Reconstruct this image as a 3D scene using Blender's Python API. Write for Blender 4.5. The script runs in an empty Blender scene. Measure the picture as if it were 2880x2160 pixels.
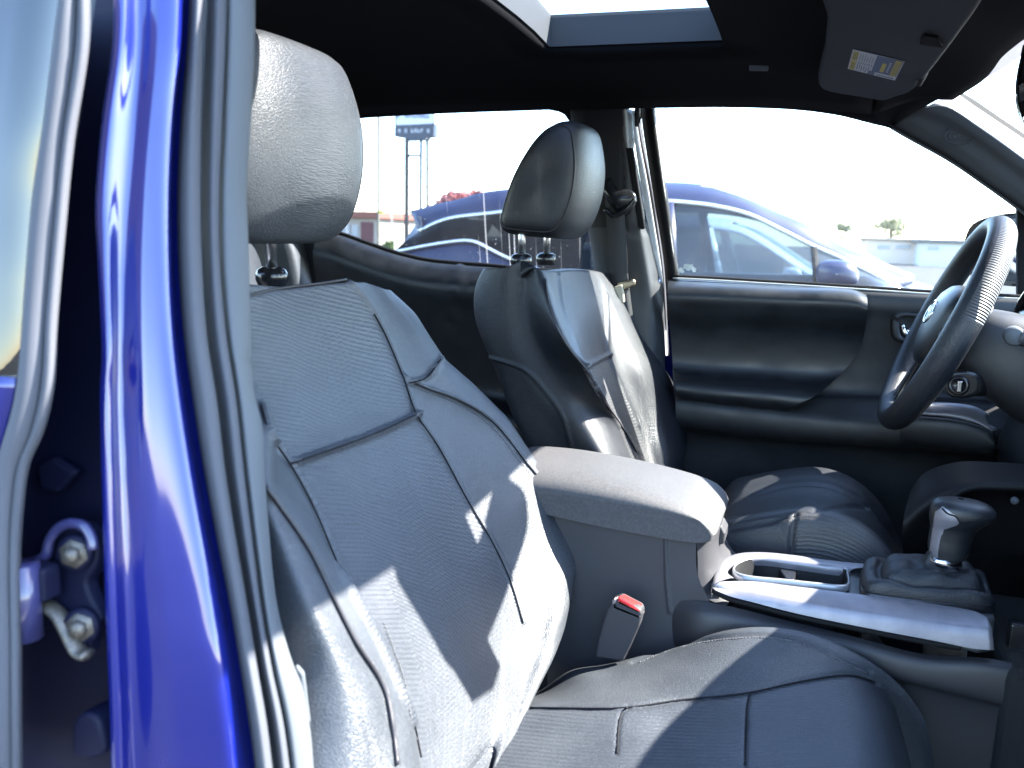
import bpy, bmesh, math, random
import numpy as np
from math import sin, cos, tan, radians, pi, atan2, sqrt
from mathutils import Vector, Matrix

random.seed(7); np.random.seed(7)
scn = bpy.context.scene

# ------------------------------------------------------------------ camera
# axes: X = front of the truck, Y = towards the driver's (far) side, Z = up, metres
FPX = 2500.0
_th, _pi, _ro = radians(18.5), radians(9.45), radians(1.8)
FW = np.array([-sin(_th)*cos(_pi), cos(_th)*cos(_pi), -sin(_pi)])
_r0 = np.array([cos(_th), sin(_th), 0.0]); _u0 = np.cross(_r0, FW)
RT = _r0*cos(_ro) + _u0*sin(_ro); UP = -_r0*sin(_ro) + _u0*cos(_ro)
CAM = np.array([0.542, -1.366, 1.400])
cd = bpy.data.cameras.new('camera'); cam = bpy.data.objects.new('camera', cd)
scn.collection.objects.link(cam); scn.camera = cam
m = Matrix(((RT[0], UP[0], -FW[0], CAM[0]), (RT[1], UP[1], -FW[1], CAM[1]), (RT[2], UP[2], -FW[2], CAM[2]), (0, 0, 0, 1)))
cam.matrix_world = m
cd.sensor_width = 36.0; cd.lens = FPX/2880*36
cd.clip_start = 0.02; cd.clip_end = 3000
cd.dof.use_dof = True; cd.dof.focus_distance = 1.45; cd.dof.aperture_fstop = 6.3

# ------------------------------------------------------------------ light
SUN_EL, SUN_AZ = radians(42), radians(21)          # azimuth measured from +X towards +Y
w = bpy.data.worlds.new('World'); scn.world = w; w.use_nodes = True
nt = w.node_tree; bg = nt.nodes['Background']
sky = nt.nodes.new('ShaderNodeTexSky'); sky.sky_type = 'NISHITA'; sky.sun_disc = False
sky.sun_elevation = SUN_EL; sky.sun_rotation = pi/2 - SUN_AZ
sky.air_density = 1.0; sky.dust_density = .4; sky.ozone_density = 2.0
nt.links.new(sky.outputs[0], bg.inputs[0]); bg.inputs[1].default_value = 0.15
sd = bpy.data.lights.new('sun', 'SUN'); sun = bpy.data.objects.new('sun', sd)
scn.collection.objects.link(sun)
sd.energy = 4.2; sd.angle = radians(0.53); sd.color = (1.0, 0.95, 0.87)
_s = Vector((cos(SUN_EL)*cos(SUN_AZ), cos(SUN_EL)*sin(SUN_AZ), sin(SUN_EL)))
sun.rotation_euler = _s.to_track_quat('Z', 'Y').to_euler()
scn.view_settings.view_transform = 'Standard'; scn.view_settings.look = 'None'
scn.view_settings.gamma = 1.0; scn.view_settings.use_curve_mapping = False
scn.view_settings.exposure = 3.42
scn.cycles.max_bounces = 10; scn.cycles.transparent_max_bounces = 24
scn.cycles.diffuse_bounces = 5; scn.cycles.glossy_bounces = 5
scn.cycles.caustics_reflective = False; scn.cycles.caustics_refractive = False
scn.cycles.use_denoising = True
scn.cycles.sample_clamp_indirect = 6.0

# ------------------------------------------------------------------ tracing helpers: photo pixel -> point on a real plane
def ray(px, py): return FW + RT*(px-1440)/FPX - UP*(py-1080)/FPX
def onY(px, py, Y): q = ray(px, py); return CAM + q*((Y-CAM[1])/q[1])
def onX(px, py, X): q = ray(px, py); return CAM + q*((X-CAM[0])/q[0])
def onZ(px, py, Z): q = ray(px, py); return CAM + q*((Z-CAM[2])/q[2])
def onP(px, py, p0, n):
    q = ray(px, py); n = np.asarray(n); return CAM + q*(((np.asarray(p0)-CAM) @ n)/(q @ n))
def proj(P):
    q = np.asarray(P) - CAM; d = q @ FW
    return np.stack([1440 + FPX*(q @ RT)/d, 1080 - FPX*(q @ UP)/d], -1)

# ------------------------------------------------------------------ mesh helpers
COL = scn.collection
def tag(o, label=None, cat=None, group=None, kind=None):
    if label: o['label'] = label
    if cat: o['category'] = cat
    if group: o['group'] = group
    if kind: o['kind'] = kind
    return o
WT = {}                                    # world translation of every object that can be a parent
def empty(name, parent=None, loc=(0, 0, 0)):
    o = bpy.data.objects.new(name, None); o.empty_display_size = .1
    COL.objects.link(o); o.location = loc; WT[o.name] = Vector(loc)
    if parent is not None: o.parent = parent; o.matrix_parent_inverse = Matrix.Translation(-WT[parent.name])
    return o
def mk(name, V, F, mat, parent=None, smooth=True, uv=None, mats=None, fm=None):
    me = bpy.data.meshes.new(name)
    me.from_pydata([tuple(map(float, v)) for v in V], [], F)
    if mats:
        for q in mats: me.materials.append(q)
    else: me.materials.append(mat)
    me.polygons.foreach_set('use_smooth', [smooth]*len(me.polygons))
    if fm is not None: me.polygons.foreach_set('material_index', fm)
    if uv is not None:
        l = me.uv_layers.new(name='UVMap'); li = np.zeros(len(me.loops), dtype=np.int32)
        me.loops.foreach_get('vertex_index', li)
        l.data.foreach_set('uv', np.asarray(uv, dtype=np.float32)[li].ravel())
    me.update()
    o = bpy.data.objects.new(name, me); COL.objects.link(o)
    WT[o.name] = Vector((0, 0, 0))
    if parent is not None:
        o.parent = parent; o.matrix_parent_inverse = Matrix.Translation(-WT[parent.name])
    return o
def mod_bevel(o, w=.004, seg=3, ang=35):
    b = o.modifiers.new('bevel', 'BEVEL'); b.width = w; b.segments = seg; b.limit_method = 'ANGLE'; b.angle_limit = radians(ang)
    b.harden_normals = False
    return o
def mod_sub(o, l=2):
    s = o.modifiers.new('sub', 'SUBSURF'); s.levels = l; s.render_levels = l; return o
def mod_solid(o, t=.01, off=0.0):
    s = o.modifiers.new('solid', 'SOLIDIFY'); s.thickness = t; s.offset = off; return o
def autosmooth(o, ang=40):
    me = o.data
    bm = bmesh.new(); bm.from_mesh(me)
    for e in bm.edges:
        if len(e.link_faces) == 2 and e.calc_face_angle(0) > radians(ang): e.smooth = False
    bm.to_mesh(me); bm.free(); return o

def gridF(nr, nc, wrap_c=False, wrap_r=False):
    F = []
    for i in range(nr if wrap_r else nr-1):
        for j in range(nc if wrap_c else nc-1):
            a = i*nc+j; b = i*nc+(j+1) % nc; i2 = (i+1) % nr
            F.append((a, b, i2*nc+(j+1) % nc, i2*nc+j))
    return F
def grid_uv(R):
    R = np.asarray(R)
    du = np.linalg.norm(np.diff(R, axis=1), axis=2).mean(0); dv = np.linalg.norm(np.diff(R, axis=0), axis=2).mean(1)
    u = np.concatenate([[0], np.cumsum(du)]); v = np.concatenate([[0], np.cumsum(dv)])
    return np.stack(np.meshgrid(u, v), -1).reshape(-1, 2)
def grid(name, R, mat, parent=None, wrap=False, thick=0, sub=0, smooth=True, off=0.0):
    R = np.asarray(R, dtype=float); nr, nc = R.shape[:2]
    o = mk(name, R.reshape(-1, 3), gridF(nr, nc, wrap), mat, parent, smooth, grid_uv(R))
    if thick: mod_solid(o, thick, off)
    if sub: mod_sub(o, sub)
    return o
def cr(P, n, closed=False):
    """Catmull-Rom resample of points to n samples (uniform in chord length)"""
    P = np.asarray(P, float)
    if len(P) == 2: return P[0] + (P[1]-P[0])*np.linspace(0, 1, n)[:, None]
    if closed: P = np.vstack([P, P[:1]])
    d = np.sqrt(np.linalg.norm(np.diff(P, axis=0), axis=1))+1e-9
    t = np.concatenate([[0], np.cumsum(d)])
    if closed: pre, post = P[-2], P[1]
    else: pre, post = 2*P[0]-P[1], 2*P[-1]-P[-2]
    Q = np.vstack([pre, P, post]); T = np.concatenate([[-d[-1] if closed else -d[0]], t, [t[-1]+(d[0] if closed else d[-1])]])
    # dense sampling then uniform arclength
    ts = np.linspace(0, t[-1], max(n*6, 60))
    i = np.clip(np.searchsorted(t, ts, 'right')-1, 0, len(P)-2)
    p0, p1, p2, p3 = Q[i], Q[i+1], Q[i+2], Q[i+3]; c_ = lambda v: v[:, None]
    t0, t1, t2, t3, s = c_(T[i]), c_(T[i+1]), c_(T[i+2]), c_(T[i+3]), c_(ts)
    a1 = (t1-s)/(t1-t0)*p0+(s-t0)/(t1-t0)*p1; a2 = (t2-s)/(t2-t1)*p1+(s-t1)/(t2-t1)*p2; a3 = (t3-s)/(t3-t2)*p2+(s-t2)/(t3-t2)*p3
    b1 = (t2-s)/(t2-t0)*a1+(s-t0)/(t2-t0)*a2; b2 = (t3-s)/(t3-t1)*a2+(s-t1)/(t3-t1)*a3
    out = (t2-s)/(t2-t1)*b1+(s-t1)/(t2-t1)*b2
    out = np.array(out); L = np.concatenate([[0], np.cumsum(np.linalg.norm(np.diff(out, axis=0), axis=1))])
    q = np.linspace(0, L[-1], n+1)[:-1] if closed else np.linspace(0, L[-1], n)
    return np.stack([np.interp(q, L, out[:, k]) for k in range(out.shape[1])], -1)
def lin(P, n):
    P = np.asarray(P, float); L = np.concatenate([[0], np.cumsum(np.linalg.norm(np.diff(P, axis=0), axis=1))])
    q = np.linspace(0, L[-1], n); return np.stack([np.interp(q, L, P[:, k]) for k in range(P.shape[1])], -1)
def loft(name, curves, n, mat, parent=None, cols=0, thick=0, off=0.0, smooth=True, fn=cr):
    """surface through 3-D curves (each resampled to n points); cols>0 smooths across the curves"""
    R = np.stack([fn(c, n) for c in curves])
    if cols: R = np.stack([cr(R[:, j], cols) for j in range(n)], 1)
    return grid(name, R, mat, parent, thick=thick, off=off, smooth=smooth)
def tubeVF(path, rad, nseg=10, closed=False, up=(0, 0, 1), flat=1.0):
    P = np.asarray(path, float); n = len(P); rad = np.broadcast_to(np.asarray(rad, float), (n,))
    T = np.gradient(P, axis=0) if not closed else (np.roll(P, -1, 0)-np.roll(P, 1, 0))
    T /= np.linalg.norm(T, axis=1)[:, None]+1e-12
    V = []
    upv = np.asarray(up, float)
    for p, t, r in zip(P, T, rad):
        s = np.cross(t, upv); s /= np.linalg.norm(s)+1e-9; u = np.cross(s, t)
        for k in range(nseg):
            a = 2*pi*k/nseg; V.append(p + s*cos(a)*r + u*sin(a)*r*flat)
    F = gridF(n, nseg, True, closed)
    if not closed: F += [tuple(range(nseg))[::-1], tuple((n-1)*nseg+k for k in range(nseg))]
    return V, F
def tube(name, path, rad, mat, parent=None, nseg=10, closed=False, up=(0, 0, 1), flat=1.0):
    V, F = tubeVF(path, rad, nseg, closed, up, flat); return mk(name, V, F, mat, parent)
def prism(name, poly, vec, mat, parent=None, bev=0, seg=3, smooth=False):
    P = np.asarray(poly, float); n = len(P); V = np.vstack([P, P+np.asarray(vec)])
    F = [tuple(range(n)), tuple(range(2*n-1, n-1, -1))] + [(i, n+i, n+(i+1) % n, (i+1) % n) for i in range(n)]
    o = mk(name, V, F, mat, parent, smooth=False)
    bm = bmesh.new(); bm.from_mesh(o.data); bmesh.ops.recalc_face_normals(bm, faces=bm.faces); bm.to_mesh(o.data); bm.free()
    if bev: mod_bevel(o, bev, seg)
    return o
def boxVF(c, s, rot=None):
    V = [Vector((x*s[0]/2, y*s[1]/2, z*s[2]/2)) for x in (-1, 1) for y in (-1, 1) for z in (-1, 1)]
    if rot is not None: V = [rot @ v for v in V]
    V = [v+Vector(c) for v in V]
    F = [(0, 1, 3, 2), (4, 6, 7, 5), (0, 4, 5, 1), (2, 3, 7, 6), (0, 2, 6, 4), (1, 5, 7, 3)]
    return V, F
def box(name, c, s, mat, parent=None, bev=.004, rot=None, seg=3):
    V, F = boxVF(c, s, rot); o = mk(name, V, F, mat, parent, smooth=False)
    if bev: mod_bevel(o, bev, seg)
    return o
def join(parts):
    V, F = [], []
    for v, f in parts:
        n = len(V); V += [tuple(x) for x in v]; F += [tuple(i+n for i in q) for q in f]
    return V, F
def lathe(name, prof, mat, parent=None, c=(0, 0, 0), axis=(0, 0, 1), n=28):
    ax = Vector(axis).normalized(); q = Vector((0, 0, 1)).rotation_difference(ax)
    V = []
    for r, z in prof:
        for k in range(n):
            a = 2*pi*k/n; V.append(q @ Vector((r*cos(a), r*sin(a), z)) + Vector(c))
    F = gridF(len(prof), n, True)
    return mk(name, V, F, mat, parent)
def wallY(z): return .735 - .105*min(max((z-1.31)/.40, 0.), 1.15)      # tumble-home of the far cab side
def onW(px, py, Yn=.735):
    Y = .7
    for _ in range(6): Y = wallY(onY(px, py, Y)[2]) + (Yn-.735)
    return onY(px, py, Y)
def pxW(pts, Yn): return [onW(x, y, Yn) for x, y in pts]
def pxY(pts, Y): return [onY(x, y, Y) for x, y in pts]

# ------------------------------------------------------------------ materials
def mat(name, col, rough=.5, metal=0., coat=0., spec=.5, bump=None, sheen=0., colvar=None, roughvar=0., coatr=.05):
    m = bpy.data.materials.new(name); m.use_nodes = True; N = m.node_tree.nodes; L = m.node_tree.links
    b = N['Principled BSDF']; b.inputs['Base Color'].default_value = (*col, 1); b.inputs['Roughness'].default_value = rough
    b.inputs['Metallic'].default_value = metal; b.inputs['Coat Weight'].default_value = coat; b.inputs['Coat Roughness'].default_value = coatr
    b.inputs['Specular IOR Level'].default_value = spec
    if coat > .9: b.inputs['Coat IOR'].default_value = 1.65
    if sheen: b.inputs['Sheen Weight'].default_value = sheen; b.inputs['Sheen Roughness'].default_value = .5
    tc = N.new('ShaderNodeTexCoord')
    def noise(sc, det=4, src='Object', rg=.6):
        t = N.new('ShaderNodeTexNoise'); t.inputs['Scale'].default_value = sc; t.inputs['Detail'].default_value = det; t.inputs['Roughness'].default_value = rg
        L.new(tc.outputs[src], t.inputs['Vector']); return t
    if colvar:
        t = noise(colvar[0], 5); r = N.new('ShaderNodeMapRange'); r.inputs[1].default_value = .35; r.inputs[2].default_value = .7
        mx = N.new('ShaderNodeMix'); mx.data_type = 'RGBA'; mx.inputs[6].default_value = (*col, 1); mx.inputs[7].default_value = (*colvar[1], 1)
        L.new(t.outputs[0], r.inputs[0]); L.new(r.outputs[0], mx.inputs[0]); L.new(mx.outputs[2], b.inputs['Base Color'])
    if roughvar:
        t = noise(14, 5); r = N.new('ShaderNodeMapRange'); r.inputs[1].default_value = .3; r.inputs[2].default_value = .7
        r.inputs[3].default_value = rough-roughvar; r.inputs[4].default_value = rough+roughvar
        L.new(t.outputs[0], r.inputs[0]); L.new(r.outputs[0], b.inputs['Roughness'])
    if bump:
        h = None
        for (sc, st, dist) in bump:
            t = noise(sc, 3); bp = N.new('ShaderNodeBump'); bp.inputs['Strength'].default_value = st; bp.inputs['Distance'].default_value = dist
            L.new(t.outputs[0], bp.inputs['Height'])
            if h: L.new(h.outputs[0], bp.inputs['Normal'])
            h = bp
        L.new(h.outputs[0], b.inputs['Normal'])
    return m

def leather(name, col, rough, mode):
    """mode 'grain' = pebbled hide, 'perf' = finely ribbed / perforated insert (UV in metres)"""
    m = bpy.data.materials.new(name); m.use_nodes = True; N = m.node_tree.nodes; L = m.node_tree.links
    b = N['Principled BSDF']; b.inputs['Roughness'].default_value = rough; b.inputs['Specular IOR Level'].default_value = .5
    tc = N.new('ShaderNodeTexCoord'); uv = tc.outputs['UV']; ob = tc.outputs['Object']
    # dust and wear: pale specks and soft cloudy film
    n1 = N.new('ShaderNodeTexNoise'); n1.inputs['Scale'].default_value = 9; n1.inputs['Detail'].default_value = 6; L.new(ob, n1.inputs['Vector'])
    n2 = N.new('ShaderNodeTexNoise'); n2.inputs['Scale'].default_value = 330; n2.inputs['Detail'].default_value = 2; L.new(ob, n2.inputs['Vector'])
    r1 = N.new('ShaderNodeMapRange'); r1.inputs[1].default_value = .38; r1.inputs[2].default_value = .72; L.new(n1.outputs[0], r1.inputs[0])
    r2 = N.new('ShaderNodeMapRange'); r2.inputs[1].default_value = .5; r2.inputs[2].default_value = .72; L.new(n2.outputs[0], r2.inputs[0])
    ml = N.new('ShaderNodeMath'); ml.operation = 'MULTIPLY_ADD'; L.new(r2.outputs[0], ml.inputs[0]); ml.inputs[1].default_value = .32
    m2 = N.new('ShaderNodeMath'); m2.operation = 'MULTIPLY'; m2.inputs[1].default_value = .35; L.new(r1.outputs[0], m2.inputs[0]); L.new(m2.outputs[0], ml.inputs[2])
    mx = N.new('ShaderNodeMix'); mx.data_type = 'RGBA'; mx.inputs[6].default_value = (*col, 1)
    mx.inputs[7].default_value = (col[0]*2.3+.01, col[1]*2.25+.01, col[2]*2.15+.01, 1)
    L.new(ml.outputs[0], mx.inputs[0]); L.new(mx.outputs[2], b.inputs['Base Color'])
    rr = N.new('ShaderNodeMapRange'); rr.inputs[3].default_value = rough-.07; rr.inputs[4].default_value = rough+.1; L.new(n1.outputs[0], rr.inputs[0]); L.new(rr.outputs[0], b.inputs['Roughness'])
    # grain
    v = N.new('ShaderNodeTexVoronoi'); v.feature = 'DISTANCE_TO_EDGE'; v.inputs['Scale'].default_value = 330 if mode == 'grain' else 300
    mpv = N.new('ShaderNodeMapping'); mpv.inputs['Scale'].default_value = (1, 1, 1) if mode == 'grain' else (.55, 1.25, 1)
    L.new(uv, mpv.inputs[0]); L.new(mpv.outputs[0], v.inputs['Vector'])
    vr = N.new('ShaderNodeMapRange'); vr.inputs[1].default_value = 0; vr.inputs[2].default_value = .22; L.new(v.outputs[0], vr.inputs[0])
    b1 = N.new('ShaderNodeBump'); b1.inputs['Strength'].default_value = .40 if mode == 'grain' else .40; b1.inputs['Distance'].default_value = .0006; L.new(vr.outputs[0], b1.inputs['Height'])
    last = b1
    if mode == 'perf':
        sp = N.new('ShaderNodeSeparateXYZ'); L.new(uv, sp.inputs[0])
        nz = N.new('ShaderNodeTexNoise'); nz.inputs['Scale'].default_value = 26; nz.inputs['Detail'].default_value = 3; L.new(uv, nz.inputs['Vector'])
        ad = N.new('ShaderNodeMath'); ad.operation = 'MULTIPLY_ADD'; ad.inputs[1].default_value = .0016; L.new(nz.outputs[0], ad.inputs[0]); L.new(sp.outputs[1], ad.inputs[2])
        mu = N.new('ShaderNodeMath'); mu.operation = 'MULTIPLY'; mu.inputs[1].default_value = 2*pi/.0068; L.new(ad.outputs[0], mu.inputs[0])
        sn = N.new('ShaderNodeMath'); sn.operation = 'SINE'; L.new(mu.outputs[0], sn.inputs[0])
        b2 = N.new('ShaderNodeBump'); b2.inputs['Strength'].default_value = .20; b2.inputs['Distance'].default_value = .0012; L.new(sn.outputs[0], b2.inputs['Height']); L.new(b1.outputs[0], b2.inputs['Normal'])
        # perforation holes
        v2 = N.new('ShaderNodeTexVoronoi'); v2.inputs['Scale'].default_value = 260; v2.inputs['Randomness'].default_value = .25; L.new(uv, v2.inputs['Vector'])
        h2 = N.new('ShaderNodeMapRange'); h2.inputs[1].default_value = .08; h2.inputs[2].default_value = .32; L.new(v2.outputs[0], h2.inputs[0])
        b3 = N.new('ShaderNodeBump'); b3.inputs['Strength'].default_value = .35; b3.inputs['Distance'].default_value = .0007; L.new(h2.outputs[0], b3.inputs['Height']); L.new(b2.outputs[0], b3.inputs['Normal'])
        last = b3
    wr = N.new('ShaderNodeTexNoise'); wr.inputs['Scale'].default_value = 22; wr.inputs['Detail'].default_value = 4; L.new(ob, wr.inputs['Vector'])
    b4 = N.new('ShaderNodeBump'); b4.inputs['Strength'].default_value = .14; b4.inputs['Distance'].default_value = .004; L.new(wr.outputs[0], b4.inputs['Height']); L.new(last.outputs[0], b4.inputs['Normal'])
    L.new(b4.outputs[0], b.inputs['Normal'])
    return m

def glass(name, tint=(1, 1, 1), refl=1.0, dust=0.03, dustcol=(.8, .8, .8), streaks=False, opac=None):
    """thin pane: clear or tinted see-through sheet with Fresnel reflection and a film of dust"""
    m = bpy.data.materials.new(name); m.use_nodes = True; N = m.node_tree.nodes; L = m.node_tree.links
    N.remove(N['Principled BSDF']); out = N['Material Output']
    tr = N.new('ShaderNodeBsdfTransparent'); tr.inputs[0].default_value = (*tint, 1)
    gl = N.new('ShaderNodeBsdfGlossy'); gl.inputs['Roughness'].default_value = .01
    lw = N.new('ShaderNodeLayerWeight'); lw.inputs['Blend'].default_value = .5
    pw = N.new('ShaderNodeMath'); pw.operation = 'POWER'; pw.inputs[1].default_value = 5; L.new(lw.outputs['Facing'], pw.inputs[0])
    fr = N.new('ShaderNodeMath'); fr.operation = 'MULTIPLY_ADD'; fr.inputs[1].default_value = .92; fr.inputs[2].default_value = .045; L.new(pw.outputs[0], fr.inputs[0])
    fm = N.new('ShaderNodeMath'); fm.operation = 'MULTIPLY'; fm.inputs[1].default_value = refl; fm.use_clamp = True; L.new(fr.outputs[0], fm.inputs[0])
    a = N.new('ShaderNodeMixShader'); L.new(fm.outputs[0], a.inputs[0]); L.new(tr.outputs[0], a.inputs[1]); L.new(gl.outputs[0], a.inputs[2])
    df = N.new('ShaderNodeBsdfDiffuse'); df.inputs[0].default_value = (*dustcol, 1)
    tl = N.new('ShaderNodeBsdfTranslucent'); tl.inputs[0].default_value = (*dustcol, 1)
    ds = N.new('ShaderNodeMixShader'); ds.inputs[0].default_value = .5; L.new(df.outputs[0], ds.inputs[1]); L.new(tl.outputs[0], ds.inputs[2])
    fin = N.new('ShaderNodeMixShader'); L.new(a.outputs[0], fin.inputs[1]); L.new(ds.outputs[0], fin.inputs[2])
    tc = N.new('ShaderNodeTexCoord')
    n = N.new('ShaderNodeTexNoise'); n.inputs['Scale'].default_value = 5; n.inputs['Detail'].default_value = 6; L.new(tc.outputs['Object'], n.inputs['Vector'])
    mr = N.new('ShaderNodeMapRange'); mr.inputs[1].default_value = .3; mr.inputs[2].default_value = .75; mr.inputs[3].default_value = dust*.6; mr.inputs[4].default_value = dust*1.5
    L.new(n.outputs[0], mr.inputs[0]); fac = mr.outputs[0]
    if streaks:      # dried water runs: thin wandering vertical lines, plus specks
        mp = N.new('ShaderNodeMapping'); mp.inputs['Scale'].default_value = (95, 1, 2.2); L.new(tc.outputs['Object'], mp.inputs[0])
        s = N.new('ShaderNodeTexNoise'); s.inputs['Scale'].default_value = 1; s.inputs['Detail'].default_value = 1; s.inputs['Distortion'].default_value = .25; L.new(mp.outputs[0], s.inputs['Vector'])
        sr = N.new('ShaderNodeMapRange'); sr.inputs[1].default_value = .64; sr.inputs[2].default_value = .70; sr.inputs[4].default_value = .16; L.new(s.outputs[0], sr.inputs[0])
        sp = N.new('ShaderNodeTexNoise'); sp.inputs['Scale'].default_value = 150; sp.inputs['Detail'].default_value = 1; L.new(tc.outputs['Object'], sp.inputs['Vector'])
        spr = N.new('ShaderNodeMapRange'); spr.inputs[1].default_value = .73; spr.inputs[2].default_value = .76; spr.inputs[4].default_value = .14; L.new(sp.outputs[0], spr.inputs[0])
        ad = N.new('ShaderNodeMath'); ad.operation = 'ADD'; L.new(fac, ad.inputs[0]); L.new(sr.outputs[0], ad.inputs[1])
        ad2 = N.new('ShaderNodeMath'); ad2.operation = 'ADD'; L.new(ad.outputs[0], ad2.inputs[0]); L.new(spr.outputs[0], ad2.inputs[1]); fac = ad2.outputs[0]
    L.new(fac, fin.inputs[0]); L.new(fin.outputs[0], out.inputs[0]); return m

M = {}
M['leather'] = leather('black_leather', (.031, .035, .042), .45, 'grain')
M['leather_perf'] = leather('perforated_leather', (.030, .034, .042), .45, 'perf')
M['leather_shaded'] = leather('shaded_black_leather', (.0085, .010, .0135), .42, 'grain')  # same hide as the passenger seat's, shade put into a darker base colour
M['thread'] = mat('thread', (.10, .10, .105), .7)
M['piping'] = mat('leather_piping', (.012, .010, .014), .5)
M['seam'] = mat('dark_seam_thread', (.006, .006, .008), .7, spec=.2)  # near-black leather line laid along the seat seams
M['plastic'] = mat('black_grained_plastic', (.012, .013, .015), .50, bump=[(900, .25, .0006)], roughvar=.08, colvar=(35, (.020, .021, .023)))
M['plastic_soft'] = mat('soft_touch_plastic', (.008, .0095, .012), .44, bump=[(700, .25, .0006)], roughvar=.09, colvar=(28, (.014, .016, .019)))
M['plastic_gloss'] = mat('gloss_black_plastic', (.012, .012, .014), .22, roughvar=.05)
M['console'] = mat('console_plastic', (.028, .028, .033), .55, bump=[(1100, .3, .0005)], roughvar=.05)
M['headliner'] = mat('black_headliner_cloth', (.005, .005, .006), .95, spec=.12, bump=[(1500, .35, .0008)])
M['far_trim'] = mat('dark_pillar_trim', (.022, .024, .027), .5, bump=[(900, .2, .0006)])
M['grey_trim'] = mat('grey_pillar_trim', (.080, .088, .097), .72, spec=.25, bump=[(900, .2, .0006)])
M['rubber'] = mat('weather_rubber', (.066, .070, .082), .75, spec=.2, bump=[(600, .2, .0006)])
M['rubber_black'] = mat('black_rubber', (.010, .010, .011), .8, spec=.15)
M['post_steel'] = mat('post_steel', (.42, .42, .44), .30, metal=1)
M['silver'] = mat('satin_silver_trim', (.215, .21, .24), .48, metal=.6, bump=[(2500, .12, .0003)], roughvar=.08, colvar=(50, (.26, .255, .28)))
M['chrome'] = mat('chrome', (.55, .55, .57), .10, metal=1)
M['steel'] = mat('bolt_steel', (.085, .08, .075), .5, metal=.7, colvar=(300, (.16, .14, .11)), roughvar=.1)
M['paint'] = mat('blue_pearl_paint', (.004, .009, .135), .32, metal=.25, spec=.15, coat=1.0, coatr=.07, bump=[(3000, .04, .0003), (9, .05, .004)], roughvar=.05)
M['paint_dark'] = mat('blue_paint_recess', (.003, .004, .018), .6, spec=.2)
M['carpet'] = mat('black_carpet', (.012, .012, .013), 1.0, bump=[(900, .8, .002)])
M['belt'] = mat('belt_webbing', (.024, .025, .028), .8, bump=[(1200, .4, .0006)])
M['red'] = mat('red_release_button', (.55, .02, .02), .3)
M['white_label'] = mat('label_white', (.62, .64, .66), .5)
M['yellow_label'] = mat('label_yellow', (.62, .50, .05), .5)
M['navy_label'] = mat('label_navy', (.05, .07, .13), .5)
M['ink'] = mat('label_ink', (.05, .05, .06), .6)
M['glass'] = glass('clear_glass', (.90, .95, .95), 1.0, .016)
M['glass_rear'] = glass('rear_glass', (.55, .59, .64), 1.0, .010, streaks=True)
M['glass_roof'] = glass('roof_glass', (.48, .49, .50), 1.0, .01)
M['glass_wind'] = glass('windshield_glass', (.96, .98, .97), .6, .01)
M['glass_dark'] = glass('privacy_glass', (.05, .06, .08), 2.2, .0)
M['mirror'] = mat('mirror_glass', (.9, .9, .9), .02, metal=1)

# ------------------------------------------------------------------ seat surfaces
class SeatPlane:
    def __init__(s, x0, z0, tilt):
        a = radians(tilt); s.n = np.array([cos(a), 0, sin(a)]); s.p0 = np.array([x0, 0, z0]); s.x0, s.z0, s.t = x0, z0, tan(a)
    def px(s, x, y, h=0.): return onP(x, y, s.p0+s.n*h, s.n)
    def yz(s, y, z, h=0.): return np.array([s.x0+(s.z0-z)*s.t, y, z]) + s.n*h
def bzlevels(curve, zs):
    P = np.asarray(curve); o = np.argsort(-P[:, 2]); P = P[o]
    z = P[:, 2]
    out = []
    for q in zs:
        if q >= z[0]: p = P[0].copy()
        elif q <= z[-1]:
            d = P[-1]-P[-2]; d = d/(abs(d[2])+1e-6); p = P[-1] + d*(z[-1]-q)
        else:
            p = np.array([np.interp(-q, -z, P[:, 0]), np.interp(-q, -z, P[:, 1]), q])
        out.append(p)
    return np.array(out)
def smooth_rows(A, k=3):
    for _ in range(k):
        B = A.copy(); B[1:-1] = .25*A[:-2]+.5*A[1:-1]+.25*A[2:]; A = B
    return A
def normals(R):
    du = np.gradient(R, axis=1); dv = np.gradient(R, axis=0); n = np.cross(du, dv); return n/(np.linalg.norm(n, axis=2)[..., None]+1e-12)
def seg_dist(Q, pl):
    best = np.full(len(Q), 1e9)
    for (a, b) in zip(pl[:-1], pl[1:]):
        a = np.asarray(a, float); b = np.asarray(b, float); ab = b-a
        t = np.clip(((Q-a) @ ab)/(ab @ ab), 0, 1); best = np.minimum(best, np.linalg.norm(Q-(a+t[:, None]*ab), axis=1))
    return best
def relief(R, grooves, sgn):
    n = normals(R)*sgn; Q = proj(R.reshape(-1, 3)); D = np.zeros(len(Q))
    for pl, wpx, dep in grooves:
        pl = cr(np.array(pl, float), 40) if len(pl) > 2 else np.array(pl, float)
        d = seg_dist(Q, pl); D += -dep*np.exp(-(d/wpx)**2)
    return R + (n.reshape(-1, 3)*D[:, None]).reshape(R.shape)
def fill_mat(o, R, fn, m2):
    """second material on the faces whose photo-space centre satisfies fn"""
    o.data.materials.append(m2)
    nr, nc = R.shape[:2]; Cc = (R[:-1, :-1]+R[1:, 1:])/2; Q = proj(Cc.reshape(-1, 3))
    o.data.polygons.foreach_set('material_index', fn(Q).astype(np.int32)[:len(o.data.polygons)].tolist()); return o
def inpoly(Q, poly):
    x, y = Q[:, 0], Q[:, 1]; r = np.zeros(len(Q), bool); P = np.asarray(poly, float); j = len(P)-1
    for i in range(len(P)):
        xi, yi = P[i]; xj, yj = P[j]
        c = ((yi > y) != (yj > y)) & (x < (xj-xi)*(y-yi)/(yj-yi+1e-12)+xi); r ^= c; j = i
    return r

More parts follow.
